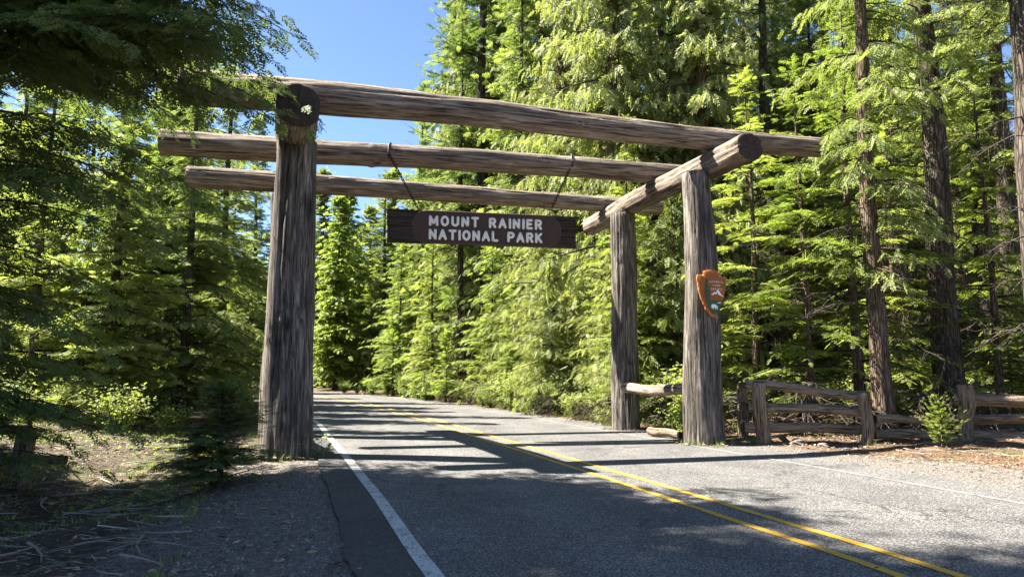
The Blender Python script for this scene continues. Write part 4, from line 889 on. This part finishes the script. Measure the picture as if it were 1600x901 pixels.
tag(mesh_obj('gravel', pebbles('gravel', P, g, .006, .03, M['gravel'])), 'pale gravel and grit along the right road edge', 'gravel', kind='stuff')
def flakes(name, P, g, l0, l1, mat, wr=.25, up=.35):
    n = len(P); L_ = g.uniform(l0, l1, n); a = g.uniform(0, 6.28, n); d = np.stack([np.cos(a), np.sin(a), g.normal(0, up * .5, n)], 1); sdv = np.stack([-np.sin(a), np.cos(a), g.normal(0, up, n)], 1)
    C = P + np.array((0, 0, .012)) + np.stack([0 * L_, 0 * L_, g.uniform(0, .02, n)], 1); w = (L_ * wr)[:, None]
    V = np.stack([C - d * L_[:, None] / 2, C + sdv * w / 2, C + d * L_[:, None] / 2, C - sdv * w / 2], 1); F = (np.arange(n) * 4)[:, None] + np.arange(4)[None]
    return mesh_np(name, V.reshape(-1, 3), F, mat, False, tone=g.uniform(0, 1, n))
P, g = scatter(22000, -14, -1, 4, 22, 3, lambda sd, x, y, u: (sd < -4.5) & (sd > -14) & (u < np.clip((-sd - 4.3) / 2.2, 0.04, 1)))
tag(mesh_obj('needle_litter', flakes('needle_litter', P, g, .03, .13, M['litter'], .22)), 'brown needle and bark litter in the left ditch', 'litter', kind='stuff')
P, g = scatter(16000, 3, 18, 9, 24, 4, lambda sd, x, y, u: (sd > 5.2) & (sd < 14) & (u < np.clip((sd - 5.0) / 1.5, 0, 1)))
tag(mesh_obj('needle_litter', flakes('needle_litter', P, g, .03, .12, M['litter'], .25)), 'reddish brown needle litter below the right fence', 'litter', kind='stuff')
# small twigs in a mass
def twigs(name, P, g, l0, l1, r, mat):
    n = len(P); V, F, T_ = [], [], []
    for i in range(n):
        l = g.uniform(l0, l1); a = g.normal(.25, .8) if g.rand() < .6 else g.uniform(0, 6.28); u = np.linspace(-.5, .5, 4); b = g.normal(0, .12)
        Q = P[i][None] + np.stack([np.cos(a) * l * u - np.sin(a) * b * l * u * u * 3, np.sin(a) * l * u + np.cos(a) * b * l * u * u * 3, .012 + g.uniform(0, .03) + l * g.normal(0, .06) * u], 1)
        v, f = limb_np(Q, r * g.uniform(.6, 1.4), r * .4, 3); V.append(v); F.append(f + i * len(v)); T_.append(np.full(len(f), g.uniform(0, 1)))
    return mesh_np(name, np.concatenate(V), np.concatenate(F), mat, True, tone=np.concatenate(T_))
P, g = scatter(1500, -14, -1, 4, 18, 5, lambda sd, x, y, u: (sd < -6.0) & (sd > -12.5))
tag(mesh_obj('twig_litter', twigs('twig_litter', P, g, .12, .45, .006, M['stickl'])), 'thin grey twigs strewn over the left ditch', 'twigs', kind='stuff')
P, g = scatter(700, 4, 16, 13, 24, 6, lambda sd, x, y, u: (sd > 5.5) & (sd < 14))
tag(mesh_obj('twig_litter', twigs('twig_litter', P, g, .12, .5, .007, M['stickl'])), 'thin twigs strewn on the floor below the right fence', 'twigs', kind='stuff')
# larger sticks, each its own
STK = [twigs('stick', np.zeros((1, 3)), np.random.RandomState(40 + k), .8, 1.1, .019, M['stickl']) for k in range(5)]
P, g = scatter(90, -9, -2.5, 5.2, 13, 7, lambda sd, x, y, u: (sd < -6.2) & (sd > -10))
for i in range(len(P)):
    o = mesh_obj('fallen_stick', STK[i % 5]); o.location = P[i] + np.array((0, 0, .012)); o.rotation_euler = (g.normal(0, .08), g.normal(0, .08), g.uniform(0, 6.28)); q = g.uniform(.4, 1.0); o.scale = (q, q, q)
    tag(o, 'bare pale stick lying among the debris in the left ditch', 'stick', 'fallen sticks in the left ditch')
# grass and low green cover
def grass(name, P, g, h0, h1, mat, blades=7):
    V, F, T_ = [], [], []; k = 0
    for p in P:
        tone = g.uniform(.3, .9)
        for _ in range(blades):
            a = g.uniform(0, 6.28); h = g.uniform(h0, h1); lean = g.uniform(.1, .7) * h; w = .006 + h * .02; o = p + np.array((g.normal(0, .04), g.normal(0, .04), -.01)); d = np.array((math.cos(a), math.sin(a), 0)); e = np.array((-d[1], d[0], 0)) * w
            V += [o - e, o + e, o + d * lean * .4 + np.array((0, 0, h * .65)) + e * .7, o + d * lean * .4 + np.array((0, 0, h * .65)) - e * .7, o + d * lean + np.array((0, 0, h))]
            F += [(k, k + 1, k + 2, k + 3), (k + 3, k + 2, k + 4)]; T_ += [tone, tone]; k += 5
    return mesh_np(name, V, F, M[mat], False, tone=T_)
P, g = scatter(1100, -16, -3, 6, 26, 8, lambda sd, x, y, u: (sd < -5.9) & (sd > -13) & (np.sin(x * 1.3 + 1) * np.sin(y * .9 + x * .4) > .1 + .5 * (u - .5)))
tag(mesh_obj('grass_tufts', grass('grass_tufts', P, g, .04, .12, 'leaf')), 'thin green grass in patches beside the left ditch', 'grass', kind='stuff')
P, g = scatter(700, -2, 14, 15, 40, 9, lambda sd, x, y, u: (sd > 5.0) & (sd < 7.5) & (y > 19))
tag(mesh_obj('grass_tufts', grass('grass_tufts', P, g, .08, .28, 'leaf')), 'sunlit grass strip along the right verge beyond the gate', 'grass', kind='stuff')
def cover(name, P, g, l0, l1, mat):
    n = len(P); X = np.stack([g.normal(0, 1, n), g.normal(0, 1, n), g.uniform(.1, .7, n)], 1); Nn = np.stack([g.normal(0, .3, n), g.normal(0, .3, n), np.ones(n)], 1)
    V, F, T_ = instance('leaflet', P + np.stack([0 * g.rand(n), 0 * g.rand(n), g.uniform(.0, .14, n)], 1), X, Nn, g.uniform(l0, l1, n), g.uniform(.2, 1, n)); return mesh_np(name, V, F, M[mat], False, tone=T_)
P, g = scatter(5200, -22, -3, 9, 34, 10, lambda sd, x, y, u: (sd < -6.6) & (sd > -20) & (np.sin(x * .9) * np.sin(y * .7 + x * .3 + 1) > .0 + .6 * (u - .5)))
tag(mesh_obj('ground_cover', cover('ground_cover', P, g, .05, .11, 'leaf')), 'low leafy ground cover on the left forest floor', 'ground cover', kind='stuff')
P, g = scatter(4000, 0, 24, 17, 40, 11, lambda sd, x, y, u: (sd > 7.0) & (sd < 24) & (np.sin(x * .8 + 2) * np.sin(y * .8) > .1 + .6 * (u - .5)))
tag(mesh_obj('ground_cover', cover('ground_cover', P, g, .05, .12, 'leaf')), 'low leafy ground cover among the right trunks', 'ground cover', kind='stuff')
# tufts, weeds and debris packed round the feet of the posts
gp = np.random.RandomState(15); P = []
for (x, y, r) in [(PA[0], PA[1], .60), (PB[0], PB[1], .57), (PC[0], PC[1], .48), (PD[0], PD[1], .52), (5.72, 16.55, .2), (7.8, 15.9, .2), (10.05, 15.95, .2), (-8.05, 11.9, .2)]:
    for _ in range(int(34 * r / .5)):
        a = gp.uniform(0, 6.283); q = r + abs(gp.normal(0, .10)); xx, yy = x + q * math.cos(a), y + q * math.sin(a); P.append((xx, yy, gz(xx, yy)))
P = np.array(P)
tag(mesh_obj('grass_tufts', grass('grass_tufts', P[::2], gp, .05, .20, 'leaf', 6)), 'thin weeds and grass round the feet of the posts', 'grass', kind='stuff')
PP = np.concatenate([P + np.column_stack([gp.normal(0, .12, (len(P), 2)), np.zeros(len(P))]) for _ in range(7)]); PP[:, 2] = np.maximum(ground_z(PP[:, 0], PP[:, 1]), 0.0) + .01
tag(mesh_obj('needle_litter', flakes('needle_litter', PP, gp, .03, .12, M['litter'], .25)), 'bark and needle debris round the feet of the posts', 'litter', kind='stuff')
P, g = scatter(900, -4, 9, 5, 24, 16, lambda sd, x, y, u: (np.abs(sd) < 4.6) & (u < .04 + .9 * np.clip((np.abs(sd) - 3.4) / 1.2, 0, 1) ** 2)); P[:, 2] = 0.0
tag(mesh_obj('needle_litter', flakes('needle_litter', P, g, .02, .07, M['litter'], .3, .15)), 'scattered brown needles and leaf bits on the asphalt', 'litter', kind='stuff')
# leafy sprig at the foot of the left post, beside the white line
o = empty('leafy_plant', (-3.92, 15.1, 0.0)); tag(o, 'leafy sprig between the left gate post and the white line', 'plant')
P, g = scatter(90, -4.6, -3.5, 13.9, 15.6, 12, lambda sd, x, y, u: (sd < -4.05) & (sd > -4.75)); P[:, :2] -= np.array((-3.92, 15.1)); P[:, 2] = g.uniform(.03, .3, 90)
X = np.stack([g.normal(.3, .6, 90), g.normal(0, .6, 90), g.uniform(0, .5, 90)], 1); V, F, T_ = instance('leaflet', P, X, np.tile((0, 0, 1.0), (90, 1)), g.uniform(.07, .13, 90), g.uniform(.4, 1, 90)); mesh_obj('leaves', mesh_np('sprig', V, F, M['leaf'], False, tone=T_), o)
ST = []
for i in range(24):
    q = P[i] * np.array((1, 1, 0)) + np.array((0, 0, -.05)); e = P[i]; ST.append(limb_np(np.stack([q, (q + e) / 2 + .01, e]), .004, .002, 3))
k = 0; VV, FF = [], []
for v, f in ST: VV.append(v); FF.append(f + k); k += len(v)
mesh_obj('stems', mesh_np('sprig_stems', np.concatenate(VV), np.concatenate(FF), M['limb'], True), o)
# stones and a bark slab by the right posts
def rock(name, x, y, r, seed, label):
    V, F = [], []; nu, nv = 12, 8
    for i in range(nv + 1):
        for j in range(nu):
            th = math.pi * i / nv; ph = 2 * math.pi * j / nu; d = Vector((math.sin(th) * math.cos(ph), math.sin(th) * math.sin(ph), math.cos(th))); q = r * (1 + .35 * mnoise.noise(d * 1.6 + Vector((seed, 0, 0))) + .15 * mnoise.noise(d * 4 + Vector((0, seed, 0))))
            V.append((d.x * q * 1.2, d.y * q, d.z * q * .65))
    F = [(i * nu + j, i * nu + (j + 1) % nu, (i + 1) * nu + (j + 1) % nu, (i + 1) * nu + j) for i in range(nv) for j in range(nu)]
    tag(mesh_obj(name, mesh_np(name, V, F, M['stone'], False), None, (x, y, gz(x, y) + r * .2), (0, 0, seed)), label, 'rock')
rock('rock', 6.35, 16.05, .16, 1, 'small mossy rock beneath the split rail fence')
rock('rock', 6.75, 15.7, .11, 2, 'smallest rock under the right end of the split rail fence')
o = log_between('fallen_log', Vector((3.62, 18.9, .13)), Vector((4.2, 17.95, .11)), .11, .10, 91, [M['rail'], M['end']], None, nrad=16, knots=2); tag(o, 'short broken log on the ground between the right posts', 'log')

# ------------------------------------------------------------------ bare brush and dark stems that break up the verge
BR = [dead_limbs('brush', 70 + k, 26, (0.05, 1.2), .02, lmax=1.5, droopy=.9) for k in range(3)]
for i, (px, d) in enumerate(((905, 24.6), (868, 27.5), (838, 29.5), (790, 33), (742, 37), (705, 41), (948, 22.6), (1028, 21.5), (1150, 19.6), (1245, 18.2), (1290, 17.6), (1330, 17.2), (1440, 18), (1525, 17.8))):
    p = at(px, d); o = mesh_obj('bare_brush', BR[i % 3]); o.location = (p.x, p.y, gz(p.x, p.y)); o.rotation_euler = (0, 0, i * 1.3); q = .7 + .1 * (i % 5); o.scale = (q, q, q)
    tag(o, ('clump of bare grey brush on the sunlit right verge beyond the gate' if px < 1000 else 'clump of bare grey brush behind the right posts and fence'), 'brush', 'bare brush on the verge' if px < 1000 else 'bare brush behind the fence')
T('forest_trunk', 718, 44, .85, 'dark bare trunk in the far part of the right verge row', tr=.75)

# ------------------------------------------------------------------ labels of countable look-alikes: their order across the view
ORD += ['twenty-first']
for grp, base in (('tall trees above the beams', 'tall sunlit evergreen above the cross beams, %s from the left'), ('bare brush on the verge', 'clump of bare brush on the sunlit verge beyond the gate, %s from the left'),
                  ('bare brush behind the fence', 'clump of bare brush behind the right posts and fence, %s from the left'), ('young evergreens under the left stand', 'young evergreen under the left trees beyond the ditch, %s from the left'),
                  ('young evergreens behind the right fence', 'young evergreen behind the right fence, %s from the left'), ('young evergreens at the far bend', 'young evergreen at the verge of the far bend, %s from the left')):
    mem = sorted([o for o in COL.objects if o.get('group') == grp], key=lambda o: o.location.x / o.location.y)
    for i, o in enumerate(mem): o['label'] = base % ORD[i]
